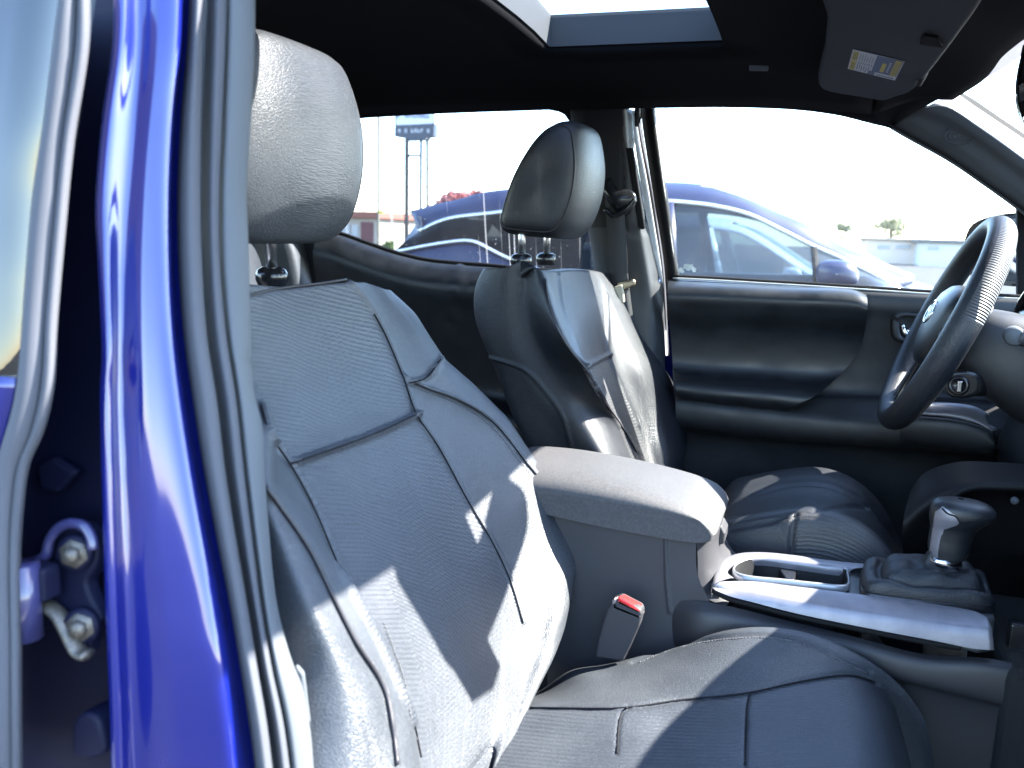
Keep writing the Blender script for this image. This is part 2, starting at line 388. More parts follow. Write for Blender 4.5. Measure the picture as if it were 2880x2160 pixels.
# ================================================================== THE TRUCK
truck = empty('pickup_truck', loc=(0, 0, 0))
tag(truck, 'blue pickup truck with its passenger door open, showing black leather cabin', 'pickup truck')
T = truck

# ---------------------------------------------------------------- roof: lining, skin, moonroof
# far edge of the lining = tops of the far windows
edge_px = [(860, 352), (985, 335), (1100, 325), (1320, 310), (1480, 302), (1560, 298), (1640, 295), (1740, 292), (1830, 290), (1971, 290), (2134, 295), (2242, 302), (2351, 320), (2459, 347), (2507, 360)]
E0 = [onW(x, y, .72) for x, y in edge_px]
E0 = [np.array([-1.35, .60, 1.63]), np.array([-1.0, .615, 1.67])] + E0
E0 = cr(E0, 61)
seamA = [onW(2507, 358, .72), onY(2571, 317, .61), onY(2626, 287, .58), onX(2685, 254, .76)]
header = cr([onX(2685, 252, .76), [.795, .42, 1.712], onX(2834, 121, .80), [.815, 0, 1.722], [.80, -.30, 1.718], [.77, -.60, 1.70]], 40)
def roof_z(x, y):
    return 1.765 - .10*(abs(y)/.62)**3 - .05*max(0, (x-.35)/.45)**2 - .05*max(0, (-x-.2)/1.1)**2
MR = (.035, .36, -.47, .30)                 # moonroof opening
xs = [-1.35, -1.1, -.85, -.6, -.4, -.25, -.12, -.03, MR[0], .10, .2, .3, MR[1], .43, .50, .57, .62]
ys = [-.60, -.54, MR[2], -.4, -.3, -.2, -.1, 0, .1, .2, MR[3], .36, .42, .47, .52, .56]
V = [(x, y, roof_z(x, y)) for x in xs for y in ys]; nx, ny = len(xs), len(ys); F = []
for i in range(nx-1):
    for j in range(ny-1):
        if MR[0] <= xs[i] < MR[1] and MR[2] <= ys[j] < MR[3]: continue
        F.append((i*ny+j, i*ny+j+1, (i+1)*ny+j+1, (i+1)*ny+j))
lining = mk('roof_lining', V, F, M['headliner'], T)
mod_solid(lining, .02, 1.0)
# front apron of the lining down to the windshield header
fr = np.array([(.62, y, roof_z(.62, y)) for y in ys]); yy = np.linspace(-.60, .56, len(ys))
hd = []
H = header[np.argsort(header[:, 1])]
for y in ys:
    yq = min(max(y, H[0, 1]), H[-1, 1]); hd.append([np.interp(yq, H[:, 1], H[:, 0]), yq, np.interp(yq, H[:, 1], H[:, 2])])
hd = np.array(hd); mid = (fr*.5+hd*.5); mid[:, 2] += .012
loft('roof_lining', [fr, mid, hd], 60, M['headliner'], lining, cols=10, thick=.02, off=1.0)
# far side rail of the lining
rail_top = np.array([(np.clip(p[0], -1.35, .62), .56, roof_z(np.clip(p[0], -1.35, .62), .56)) for p in E0])
rail_mid = E0*.45 + rail_top*.55; rail_mid[:, 1] += .012; rail_mid[:, 2] -= .012
E0b = E0.copy(); E0b[:, 1] += .015; E0b[:, 2] += .008
loft('roof_side_rail', [E0b, E0, rail_mid, rail_top], 80, M['headliner'], lining, cols=14)
# corner piece between rail, header and A pillar
cA = cr(seamA, 12); cB = np.array([[.62, .56, roof_z(.62, .56)]]*12); cB = lin(np.vstack([cr([E0[-1], rail_mid[-1], rail_top[-1]], 10), hd[-1:]]), 24); cA = cr(seamA, 24)
loft('roof_corner', [cA, (cA+cB)/2+np.array([0, .0, .004]), cB], 24, M['headliner'], lining, fn=lin, cols=8)
# near side rail and outer skin
nr0 = np.array([(x, -.60, roof_z(x, -.6)) for x in np.linspace(-1.35, .62, 20)]); nr1 = nr0+np.array([0, -.07, -.03]); nr2 = nr0+np.array([0, -.10, .01])
loft('roof_side_rail', [nr0, nr1, nr2], 20, M['headliner'], lining, thick=.01)
V = [(x*1.0+(.03 if i == len(xs)-1 else 0), y*1.06, roof_z(x, y)+.05) for i, x in enumerate(xs) for y in ys]
skin = mk('roof_skin', V, F, M['paint'], T)
a = np.array([(x, .56*1.06, roof_z(x, .56)+.05) for x in np.linspace(-1.35, .64, 61)]); bq = E0+np.array([0, .03, .022])
loft('roof_edge', [a, (a+bq)/2+np.array([0, .01, .008]), bq, E0b], 40, M['paint'], skin, cols=10)
a = np.array([(x, -.60*1.06, roof_z(x, -.6)+.05) for x in np.linspace(-1.35, .64, 24)]); bq = a+np.array([0, -.07, -.075])
loft('roof_edge', [a, (a+bq)/2+np.array([0, -.01, .012]), bq], 24, M['paint'], skin, cols=8)
fe = np.array([(.65, y*1.06, roof_z(.62, y)+.05) for y in ys]); fe2 = hd+np.array([.05, 0, .02]); fe2[:, 1] *= 1.03
loft('roof_edge', [fe, fe2], 30, M['paint'], skin)
# moonroof frame and glass
mp = [(MR[0], MR[2]), (MR[1], MR[2]), (MR[1], MR[3]), (MR[0], MR[3])]
mr_frame = []
for (a, b) in zip(mp, mp[1:]+mp[:1]):
    c0 = [(a[0]+(b[0]-a[0])*t, a[1]+(b[1]-a[1])*t) for t in np.linspace(0, 1, 9)]
    mr_frame.append(([(x, y, roof_z(x, y)-.004) for x, y in c0] + [(x, y, roof_z(x, y)+.052) for x, y in c0], [(i, i+1, 10+i, 9+i) for i in range(8)]))
Vv, Ff = join(mr_frame)
mrf = mk('moonroof', Vv, Ff, M['grey_trim'], T, smooth=False); mod_solid(mrf, .008, 0)
grid('moonroof_glass', [[(x, y, roof_z(x, y)+.046) for y in np.linspace(MR[2], MR[3], 9)] for x in np.linspace(MR[0], MR[1], 9)], M['glass_roof'], mrf)

# coat hook lamp in the lining
hk = onZ(2135, 187, 1.70)
ch = prism('coat_hook', [onZ(2107, 182, 1.70), onZ(2162, 184, 1.70), onZ(2161, 191, 1.70), onZ(2107, 190, 1.70)], (0, 0, -.006), M['grey_trim'], T, .002)

# ---------------------------------------------------------------- grab handle over the rear window
g = [onY(930, 262, .54), onY(985, 252, .50), onY(1050, 249, .495), (onY(1095, 252, .495)), onY(1112, 268, .505), onY(1120, 290, .55)]
tube('grab_handle', cr(g, 30), .011, M['grey_trim'], T, 10, flat=.7)
gp = prism('handle_mount', pxY([(1090, 252), (1128, 247), (1150, 268), (1138, 291), (1098, 295)], .56), (0, .02, .01), M['plastic'], T, .004)

# ---------------------------------------------------------------- rear far door: window, panel, C pillar
rdoor = empty('rear_door', T, (-.5, .72, 1.0))
sill = [(900, 652), (954, 664), (1030, 691), (1111, 718), (1192, 737), (1274, 746), (1366, 753), (1500, 766), (1600, 772), (1672, 775)]
sill3 = cr(pxW(sill, .70), 50)
pan = [sill3+np.array([0, .05, -.004]), sill3+np.array([0, .012, .002]), sill3, sill3+np.array([0, -.012, -.012]), sill3+np.array([0, -.035, -.05]), sill3+np.array([0, -.02, -.12]), sill3+np.array([0, .0, -.25]), sill3+np.array([0, 0, -.32]), sill3+np.array([0, -.04, -.36]), sill3+np.array([0, -.03, -.48]), sill3+np.array([0, 0, -.75])]
R = np.stack(pan); R = np.stack([cr(R[:, j], 60) for j in range(50)], 1)
R = relief(R, [([(1294, 748), (1290, 800), (1286, 860), (1268, 930), (1235, 1000), (1225, 1060)], 5, -.006*-1)], 1)
grid('door_panel', R, M['plastic_soft'], rdoor)
seal = sill3+np.array([0, .014, .006]); tube('window_seal', seal, .005, M['rubber_black'], rdoor, 8)
top3 = cr(pxW([(860, 352), (985, 335), (1100, 325), (1320, 310), (1560, 298), (1640, 300), (1672, 310)], .705), 50)
bot3 = cr(pxW([(p[0], p[1]+8) for p in sill], .705), 50)
rg = loft('window_glass', [top3+np.array([0, .02, .01]), bot3+np.array([0, .02, -.02])], 50, M['glass_rear'], rdoor, fn=lin)
# C pillar trim behind the passenger headrest
loft('pillar_trim', [pxW([(700, 300), (690, 520), (690, 900), (690, 1200)], .70), pxW([(850, 330), (840, 500), (840, 660), (830, 1000)], .69), pxW([(975, 330), (962, 450), (945, 580), (938, 660), (925, 700)], .70), pxW([(990, 330), (978, 450), (962, 580), (952, 668), (935, 710)], .72)], 30, M['plastic_soft'], T, cols=16)

# ---------------------------------------------------------------- far B pillar
R = np.stack([cr(pxW(c, y), 60) for c, y in (
    ([(1648, 290), (1655, 500), (1664, 648), (1672, 775), (1676, 900), (1690, 1150)], .735),
    ([(1602, 292), (1625, 500), (1664, 700), (1680, 790), (1686, 900), (1700, 1150)], .705),
    ([(1640, 292), (1660, 420), (1685, 600), (1705, 790), (1715, 900), (1730, 1150)], .668),
    ([(1720, 292), (1740, 420), (1765, 600), (1790, 790), (1800, 900), (1800, 1150)], .662),
    ([(1752, 292), (1762, 400), (1785, 560), (1815, 740), (1832, 850), (1840, 1150)], .668),
    ([(1768, 305), (1773, 370), (1800, 560), (1834, 740), (1852, 850), (1862, 1150)], .690),
    ([(1779, 310), (1783, 385), (1816, 600), (1853, 770), (1866, 860), (1872, 1150)], .712))])
R = np.stack([cr(R[:, j], 70) for j in range(60)], 1)
R = relief(R, [([(1755, 413), (1780, 412), (1812, 640), (1764, 648), (1755, 413)], 5, .004), ([(1764, 648), (1840, 646)], 4, .003), ([(1690, 788), (1862, 788)], 3, .003)], 1)
bp = grid('pillar_trim', R, M['far_trim'], T, thick=.004, off=-1)
M['pillar_dark'] = mat('pillar_upper_cloth', (.010, .010, .012), .85, bump=[(1200, .3, .0006)])
fill_mat(bp, R, lambda Q: ((Q[:, 1] < 640) & (Q[:, 0] < 1752+(Q[:, 1]-300)*.02)).astype(int), M['pillar_dark'])
prism('height_slider', pxW([(1760, 416), (1779, 415), (1814, 642), (1805, 646), (1797, 642)], .664), (0, .01, 0), M['rubber_black'], bp, .003)
# body flange and seal seen between pillar and door frame
fl0 = pxW([(1779, 310), (1783, 385), (1816, 600), (1853, 770), (1866, 860), (1872, 1000)], .714); fl1 = pxW([(1790, 312), (1797, 373), (1826, 520), (1845, 640), (1862, 766), (1868, 860), (1875, 1000)], .755)
fl2 = pxW([(1800, 312), (1808, 373), (1830, 504), (1845, 600), (1864, 712), (1872, 805), (1876, 900), (1880, 1000)], .775)
M['flange'] = mat('body_flange', (.30, .30, .31), .45)
loft('door_flange', [fl0, (np.array(cr(fl0, 30))+cr(fl1, 30))/2+np.array([.003, 0, 0]), fl1], 30, M['flange'], bp, cols=8)
loft('door_seal', [fl1, fl2], 30, M['rubber_black'], bp, cols=4)
tube('door_seal', cr(np.array(fl1)+np.array([.002, -.004, 0]), 40), .004, M['rubber'], bp, 8)
prism('coat_clip', pxW([(1783, 305), (1800, 298), (1800, 330), (1792, 352), (1785, 358)], .70), (0, .02, 0), M['plastic_gloss'], bp, .006)

prism('window_corner', pxW([(1500, 302), (1540, 307), (1570, 313), (1588, 323), (1600, 340), (1608, 366), (1640, 366), (1640, 285), (1500, 285)], .712), (0, .012, 0), M['pillar_dark'], bp, 0)
# seat belt
belt = empty('seat_belt', T, (.1, .66, 1.4))
def strip3(name, ctr, wid, mat_, parent, wdir, th=.0015):
    C3 = np.asarray(ctr, float); wd = np.asarray(wdir, float); wd = wd/np.linalg.norm(wd)
    o = grid(name, [[c-wd*wid/2, c, c+wd*wid/2] for c in C3], mat_, parent); mod_solid(o, th, 0); return o
wb = cr(pxW([(1728, 560), (1733, 640), (1738, 720), (1742, 785), (1752, 870), (1770, 1000), (1785, 1150)], .644), 24)
strip3('webbing', wb, .042, M['belt'], belt, (1, .12, 0))
R = []
for t, (w2, yy) in zip(np.linspace(0, 1, 7), ((.02, 0), (.036, -.012), (.040, -.02), (.040, -.024), (.036, -.02), (.030, -.014), (.018, 0))):
    c = onW(1742, 530+t*82, .650); R.append([c+np.array([d*w2*1.05, yy*(1-d*d*.6), (.012*d*d - .016*d) + .006*(d > 0)]) for d in np.linspace(-1, 1, 9)])
bg_ = grid('belt_guide', R, M['plastic_gloss'], belt, thick=.012, off=1, sub=1)
tube('guide_loop', cr([onW(1700, 588, .634), onW(1725, 606, .630), onW(1760, 590, .630), onW(1786, 560, .640)], 16), .006, M['plastic_gloss'], belt, 8)
M['brass'] = mat('tongue_metal', (.38, .32, .22), .35, metal=.9)
prism('belt_tongue', pxW([(1733, 796), (1765, 792), (1780, 784), (1787, 790), (1785, 803), (1760, 812), (1738, 815)], .634), (0, .012, 0), M['brass'], belt, .004)
M['beige'] = mat('beige_plastic_tag', (.45, .40, .30), .5)
prism('belt_stop', pxW([(1726, 806), (1750, 800), (1756, 850), (1738, 856)], .630), (0, .012, 0), M['beige'], belt, .003)

# ---------------------------------------------------------------- far A pillar with windshield edge
lo = cr(pxW([(2507, 358), (2568, 393), (2676, 453), (2785, 528), (2861, 583), (2960, 665)], .72) + [np.array((1.38, .760, 1.235))], 64)
mi = cr(pxW([(2571, 317), (2650, 352), (2760, 418), (2880, 508), (2990, 600)], .682) + [np.array((1.40, .740, 1.25))], 64)
hi = cr(pxW([(2600, 303), (2661, 300), (2761, 362), (2880, 447), (3000, 540)], .660) + [np.array((1.41, .730, 1.26))], 64)
h2 = cr(pxW([(2626, 289), (2658, 292), (2761, 352), (2880, 437), (3000, 530)], .664) + [np.array((1.41, .735, 1.262))], 64)
st = cr(pxW([(2690, 262), (2720, 284), (2800, 338), (2880, 392), (3000, 478)], .730) + [np.array((1.43, .750, 1.262))], 64)
gl_e = cr(pxW([(2688, 250), (2734, 276), (2815, 331), (2880, 375), (3000, 462)], .745) + [np.array((1.44, .757, 1.255))], 64)
R = np.stack([lo+np.array([0, .03, 0]), lo, (lo+mi)/2+np.array([0, -.006, .0]), mi, (mi+hi)/2+np.array([0, -.004, 0]), hi]); R = np.stack([cr(R[:, j], 40) for j in range(64)], 1)
ap = grid('pillar_trim', R, M['grey_trim'], T, thick=.004, off=-1)
M['pillar_edge'] = mat('pillar_edge_trim', (.25, .25, .26), .5)
loft('pillar_edge', [hi, h2, (h2+st)/2, st], 64, M['pillar_edge'], ap, cols=10)
loft('windshield_seal', [st, gl_e], 64, M['rubber_black'], ap, cols=4)
# embossed airbag badge on the A pillar
bc = onW(2696, 379, .686); ax = (onW(2760, 418, .686)-bc); ax /= np.linalg.norm(ax); nn = np.array([0, -1, 0.0]); nn -= ax*(nn @ ax); nn /= np.linalg.norm(nn); ay = np.cross(nn, ax)
if ay[2] < 0: ay = -ay
bc = bc + nn*.006
ring = [bc+ (np.array([1, 0, 0])*cos(a)*.0255 + np.array([0, 0, 1])*sin(a)*.019) for a in np.linspace(0, 2*pi, 49)[:-1]]
badge = tube('airbag_badge', ring, .0013, M['plastic_soft'], ap, 6, True, up=(0, 1, 0))
def text(name, body, size, origin, xdir, ydir, mat_, parent, ext=.0004, align='CENTER'):
    cu = bpy.data.curves.new(name, 'FONT'); cu.body = body; cu.size = size; cu.extrude = ext; cu.align_x = align; cu.align_y = 'CENTER'
    ob = bpy.data.objects.new(name, cu); COL.objects.link(ob)
    me = bpy.data.meshes.new_from_object(ob); COL.objects.unlink(ob); bpy.data.objects.remove(ob)
    x = Vector(xdir).normalized(); y = Vector(ydir).normalized(); z = x.cross(y).normalized(); y = z.cross(x)
    mm = Matrix(((x[0], y[0], z[0], origin[0]), (x[1], y[1], z[1], origin[1]), (x[2], y[2], z[2], origin[2]), (0, 0, 0, 1)))
    me.transform(mm); me.materials.clear(); me.materials.append(mat_)
    o = bpy.data.objects.new(name, me); COL.objects.link(o); WT[o.name] = Vector((0, 0, 0))
    if parent is not None: o.parent = parent; o.matrix_parent_inverse = Matrix.Translation(-WT[parent.name])
    return o
text('airbag_lettering', 'SRS\nAIRBAG', .0115, bc+np.array([0, .001, .002]), (1, 0, 0), (0, 0, 1), M['plastic_soft'], ap, .0006)

# near A pillar, the same piece on the other side of the cab
nflip = lambda A: np.asarray(A)*np.array([1, -1, 1])+np.array([0, -.03, 0])
nap = loft('pillar_trim', [nflip(c) for c in (lo, (lo+mi)/2, mi, hi, st, gl_e)], 50, M['grey_trim'], T, cols=20, thick=.01)
loft('pillar_skin', [nflip(lo)+np.array([0, -.03, .0]), nflip((lo+mi)/2)+np.array([.02, -.06, .02]), nflip(gl_e)+np.array([.02, -.02, .015])], 40, M['paint'], nap, cols=12)
# windshield
far_e = cr(gl_e[::7]+np.array([.012, .012, .006]), 40)
near_e = far_e*np.array([1, -1, 1])+np.array([0, -.03, 0])
cols_ = [far_e]
for t in (.25, .5, .75): cols_.append(far_e*(1-t)+near_e*t+np.array([.13*(1-(2*t-1)**2), 0, .012*(1-(2*t-1)**2)]))
cols_.append(near_e)
loft('windshield', cols_, 40, M['glass_wind'], T, cols=20)
# rear-view mirror (its edge enters the top right corner)
M['mirror_shell'] = mat('mirror_housing', (.02, .022, .05), .25, coat=.6)
rvo = cr(np.array([(.786, .105, 1.672), (.785, .112, 1.645), (.786, .100, 1.610), (.792, .05, 1.565), (.80, -.02, 1.535), (.812, -.19, 1.510), (.814, -.212, 1.54), (.812, -.20, 1.600), (.806, -.10, 1.622), (.80, 0, 1.636), (.79, .07, 1.685), (.787, .098, 1.692)]), 48, True)
rvo[:, 0] += .010; rc_ = rvo.mean(0); ml = []
for s_, dx in ((.02, .034), (.5, .034), (.85, .028), (.98, .012), (1, 0), (.95, -.008), (.88, -.008)): ml.append(rc_+(rvo-rc_)*s_+np.array([dx, 0, 0]))
rvm = grid('rear_view_mirror', [np.vstack([l, l[:1]]) for l in ml], M['mirror_shell'], T)
mk('mirror_glass', ml[-1]+np.array([.001, 0, 0]), [tuple(range(48))], M['mirror'], rvm, False)
prism('sensor_housing', [(.80, -.20, 1.74), (.80, .00, 1.74), (.815, -.01, 1.63), (.82, -.19, 1.62)], (.07, 0, -.01), M['plastic'], T, .008)
prism('hang_tag', [(.806, -.215, 1.52), (.806, -.105, 1.535), (.806, -.118, 1.44), (.806, -.16, 1.425), (.806, -.215, 1.44)], (.002, 0, 0), M['white_label'], rvm, 0)

# ---------------------------------------------------------------- sun visor with warning label
vz = lambda x, y: onP(x, y, (.6, .45, 1.672), (-.10, .0, -1))
vo = [(2326, 60), (2320, 122), (2311, 252), (2341, 261), (2422, 274), (2468, 283), (2495, 284), (2512, 276), (2556, 262), (2593, 230), (2653, 157), (2700, 95), (2760, 10), (2790, -60), (2600, -90), (2335, -60)]
vis = prism('sun_visor', cr([vz(*p) for p in vo], 64, True), (.0015, 0, .016), M['plastic_soft'], T, .006)
M['visor'] = mat('visor_vinyl', (.011, .012, .015), .7, spec=.25, bump=[(800, .3, .0006)]); vis.data.materials[0] = M['visor']
lab = [vz(2399, 137), vz(2545, 171), vz(2517, 225), vz(2384, 192)]     # TL TR BR BL
nrm = np.array([-.10, 0, -1.0]); nrm /= np.linalg.norm(nrm)
def lp(u, v, h=.001): a = lab[0]*(1-u)*(1-v)+lab[1]*u*(1-v)+lab[2]*u*v+lab[3]*(1-u)*v; return a+nrm*h
def lrect(u0, v0, u1, v1, h): return ([lp(u0, v0, h), lp(u1, v0, h), lp(u1, v1, h), lp(u0, v1, h)], [(0, 1, 2, 3)])
parts, fmi = [], []
def L_(u0, v0, u1, v1, k, h): parts.append(lrect(u0, v0, u1, v1, h)); fmi.append(k)
L_(0, 0, 1, 1, 0, .0008); L_(.025, .05, .13, .47, 1, .0012); L_(.025, .51, .13, .98, 1, .0012); L_(.54, .02, .985, .80, 2, .0012); L_(.47, .02, .54, .98, 2, .0012)
L_(.62, .28, .70, .72, 1, .0016); L_(.84, .04, .97, .78, 1, .0016)
for k in range(4): L_(.86+.028*k, .08, .868+.028*k, .74, 3, .002)
for k, (a, b) in enumerate(((.08, .40), (.1, .44), (.06, .43), (.14, .40), (.1, .42), (.12, .40))): L_(.17+.048*k, a, .178+.048*k, b, 3, .0016)
for k in range(7): L_(.17+.042*k, .49, .185+.042*k, .56, 3, .0016)
for k, (a, b) in enumerate(((.62, .88), (.6, .8), (.66, .92), (.62, .84), (.68, .93), (.62, .80))): L_(.165+.044*k, a, .176+.044*k, b, 3, .0016)
for k in range(3): L_(.045+.028*k, .10, .054+.028*k, .42, 3, .0016); L_(.05+.024*k, .58, .058+.024*k, .9, 3, .0016)
L_(.41, .78, .465, .97, 2, .0018)
for k in range(6): L_(.745, .2+.085*k, .785, .245+.085*k, 0, .0016)
for k in range(9): L_(.6+.04*k, .88, .625+.04*k, .94, 3, .0014)
Vv, Ff = join(parts)
tag(mk('warning_label', Vv, Ff, None, vis, False, mats=[M['white_label'], M['yellow_label'], M['navy_label'], M['ink']], fm=fmi), 'white, yellow and navy warning sticker')
tube('visor_clip', [vz(2585, 228)+nrm*.004, vz(2597, 222)-nrm*.01], .006, M['plastic'], vis, 8)
prism('vanity_mirror_cover', [vz(2588, 118)+nrm*.0005, vz(2655, 128)+nrm*.0005, vz(2640, 100)+nrm*.0005, vz(2600, 92)+nrm*.0005], tuple(nrm*.003), M['headliner'], vis, .001)

# ---------------------------------------------------------------- driver's door
door = empty('front_door', T, (.55, .72, 1.0))
wtop = [(1832, 305), (1840, 294), (1900, 290), (1971, 291), (2134, 296), (2242, 303), (2351, 321), (2459, 348), (2507, 360), (2568, 393), (2676, 453), (2785, 528), (2861, 583), (2960, 665)]
sil = [(1893, 780), (2000, 785), (2130, 793), (2300, 803), (2440, 812), (2620, 824), (2780, 833), (2960, 842)]
# window frame (black rubber run) on the left and under the top edge
fl_l = pxW([(1800, 300), (1809, 373), (1830, 504), (1845, 600), (1864, 712), (1872, 805), (1876, 900)], .745)
fr_l = pxW([(1830, 296), (1841, 373), (1860, 504), (1874, 590), (1887, 690), (1901, 780), (1905, 900)], .725)
fr_l2 = np.array(fr_l)+np.array([.004, .03, 0])
wf = loft('window_frame', [fl_l, (np.array(fl_l)+np.array(fr_l))/2+np.array([0, -.006, 0]), fr_l, fr_l2], 40, M['rubber_black'], door, cols=10)
t3 = cr(pxW(wtop, .73), 70); loft('window_frame', [t3+np.array([0, -.025, .002]), t3, t3+np.array([0, .03, .004])], 70, M['rubber_black'], wf, thick=.003)
tp = cr(pxW(wtop, .742), 60); bt = cr(pxW([(1893, 790), (2440, 822), (2960, 852)], .745), 60)
loft('window_glass', [tp+np.array([0, 0, .012]), bt+np.array([0, 0, -.02])], 60, M['glass'], door, fn=lin)
M['bright_edge'] = mat('window_run_edge', (.35, .36, .36), .45)
tube('glass_run', cr(pxW([(1836, 310), (1849, 400), (1868, 540), (1882, 640), (1901, 778)], .732), 30), .0026, M['bright_edge'], wf, 6)
s3 = cr(pxW(sil, .715), 60)
tube('window_seal', s3+np.array([0, .006, .002]), .0045, M['rubber_black'], door, 8)
tube('window_seal_lip', s3+np.array([0, -.002, -.002]), .0022, M['bright_edge'], door, 6)
# window divider bar near the mirror
prism('window_bar', pxW([(2861, 575), (2884, 590), (2896, 850), (2862, 848)], .74), (0, .02, 0), M['rubber_black'], door, .003)
# small lettering sticker on the glass
gp_ = [onW(1925, 743, .743), onW(1949, 744, .743), onW(1946, 757, .743), onW(1920, 757, .743)]
st_ = [([*gp_], [(0, 1, 2, 3)])]
for (x, y, a) in ((1914, 759, 5), (1916, 763, 7), (1936, 758, 5), (1951, 757, 6), (1915, 755, 4), (1945, 752, 6), (1922, 762, 3), (1952, 763, 4)):
    c = onW(x, y, .7428); st_.append(([c+np.array([cos(k)*a*.0011, 0, sin(k)*a*.0006]) for k in np.linspace(0, 2*pi, 9)[:-1]], [tuple(range(8))]))
Vv, Ff = join(st_); mk('window_sticker', Vv, Ff, M['white_label'], door, False)

# padded upper panel : rows follow the profile of the pad
def band(pts_rows, ncol=50, mat_=None, name='door_pad', parent=door, cols=60, grooves=None, thick=0):
    R = np.stack([cr(pxY(p, y), ncol) for p, y in pts_rows]); R = np.stack([cr(R[:, j], cols) for j in range(ncol)], 1)
    if grooves: R = relief(R, grooves, 1)
    return grid(name, R, mat_, parent, thick=thick, off=-1)
rows = [([(1884, 788), (2000, 793), (2200, 803), (2400, 813), (2432, 824)], .735),
        ([(1880, 792), (2000, 797), (2200, 806), (2400, 816), (2436, 830)], .70),
        ([(1878, 805), (2000, 808), (2200, 818), (2405, 828), (2439, 842)], .670),
        ([(1879, 835), (2000, 838), (2200, 846), (2410, 856), (2440, 866)], .655),
        ([(1881, 870), (2000, 875), (2200, 884), (2405, 893), (2437, 900)], .665),
        ([(1885, 920), (2000, 926), (2200, 934), (2390, 944), (2428, 948)], .690),
        ([(1889, 970), (2000, 978), (2200, 986), (2365, 994), (2408, 998)], .700),
        ([(1892, 1020), (2000, 1030), (2180, 1040), (2330, 1046), (2376, 1040)], .700),
        ([(1894, 1042), (2000, 1052), (2180, 1062), (2300, 1070), (2352, 1064)], .690),
        ([(1896, 1062), (2000, 1072), (2180, 1084), (2290, 1090), (2330, 1084)], .655),
        ([(1898, 1078), (2000, 1090), (2180, 1104), (2270, 1112), (2306, 1104)], .632),
        ([(1903, 1100), (2000, 1112), (2180, 1130), (2250, 1136), (2275, 1124)], .628),
        ([(1912, 1118), (2000, 1130), (2160, 1148), (2225, 1154), (2248, 1140)], .640),
        ([(1920, 1128), (2000, 1138), (2160, 1155), (2215, 1160), (2238, 1148)], .690)]
pad = band(rows, 60, M['plastic_soft'], 'door_pad', door, 80)
rows2 = [([(1874, 784), (1980, 789), (2200, 801), (2440, 814), (2700, 829), (2960, 843)], .728),
         ([(1876, 792), (1980, 797), (2200, 808), (2440, 821), (2700, 835), (2960, 848)], .708),
         ([(1877, 830), (1980, 835), (2200, 846), (2440, 858), (2700, 872), (2960, 884)], .700),
         ([(1880, 870), (1980, 876), (2200, 886), (2440, 898), (2700, 910), (2960, 922)], .708),
         ([(1890, 1000), (1980, 1008), (2200, 1022), (2440, 1032), (2700, 1040), (2960, 1050)], .722),
         ([(1894, 1090), (1980, 1096), (2200, 1104), (2440, 1112), (2700, 1120), (2960, 1126)], .715),
         ([(1896, 1102), (1980, 1110), (2200, 1116), (2440, 1122), (2700, 1130), (2960, 1136)], .690),
         ([(1898, 1112), (1980, 1120), (2200, 1140), (2300, 1150), (2700, 1178), (2960, 1190)], .660),
         ([(1900, 1130), (1980, 1140), (2200, 1165), (2300, 1176), (2700, 1204), (2960, 1220)], .640),
         ([(1900, 1180), (1980, 1192), (2200, 1218), (2300, 1228), (2700, 1256), (2960, 1270)], .640),
         ([(1900, 1200), (1980, 1210), (2200, 1236), (2300, 1244), (2700, 1272), (2960, 1290)], .655),
         ([(1900, 1214), (1980, 1224), (2200, 1248), (2300, 1256), (2700, 1290), (2960, 1300)], .700),
         ([(1900, 1330), (1980, 1340), (2200, 1370), (2300, 1380), (2700, 1400), (2960, 1410)], .715),
         ([(1900, 1700), (1980, 1700), (2200, 1700), (2300, 1700), (2700, 1700), (2960, 1700)], .715)]
band(rows2, 60, M['plastic'], 'door_panel', door, 110)
# handle bezel, recess, lever
bz = cr(pxY([(2508, 884), (2520, 876), (2600, 880), (2690, 886), (2690, 968), (2600, 968), (2520, 960), (2508, 948)], .704), 40, True)
b2 = cr(pxY([(2532, 898), (2540, 892), (2610, 896), (2680, 900), (2680, 956), (2610, 956), (2540, 950), (2533, 944)], .700), 40, True)
b3 = b2+np.array([0, .03, 0])
hb = loft('handle_bezel', [bz+np.array([0, .012, 0]), bz, (bz+b2)/2+np.array([0, -.004, 0]), b2, b3], 40, M['plastic'], door, fn=lambda c, n: np.asarray(c))
hb.data.polygons  # closed loop: add the missing strip and the back plate
mk('handle_recess', [*b3], [tuple(range(40))], M['rubber_black'], hb, False)
tube('door_handle', cr(pxY([(2538, 912), (2544, 934), (2560, 946), (2590, 946), (2640, 948)], .706), 20), [.005]*4+[.006]*16, M['chrome'], hb, 10)
lathe('lock_knob', [(0, 0), (.007, 0), (.008, .006), (.004, .010), (0, .010)], M['chrome'], hb, onY(2556, 930, .712), (0, -1, 0))
# exterior mirror beyond the glass
mir = empty('side_mirror', door, (.93, .95, 1.45))
mo = cr(pxY([(2712, 690), (2716, 664), (2733, 632), (2780, 610), (2858, 598), (2960, 600), (2990, 690), (2970, 790), (2800, 800), (2725, 770)], 1.0), 48, True)
mi_ = mo.mean(0)+(mo-mo.mean(0))*.86
loft('mirror_housing', [mo.mean(0)+(mo-mo.mean(0))*.5+np.array([.11, .02, 0]), mo.mean(0)+(mo-mo.mean(0))*.9+np.array([.07, .01, 0]), mo+np.array([.02, 0, 0]), mo, mi_, mi_+np.array([.012, 0, 0])], 48, M['plastic_gloss'], mir, fn=lambda c, n: np.vstack([c, c[:1]]))
mk('mirror_glass', mi_+np.array([.006, 0, 0]), [tuple(range(48))], M['mirror'], mir, False)

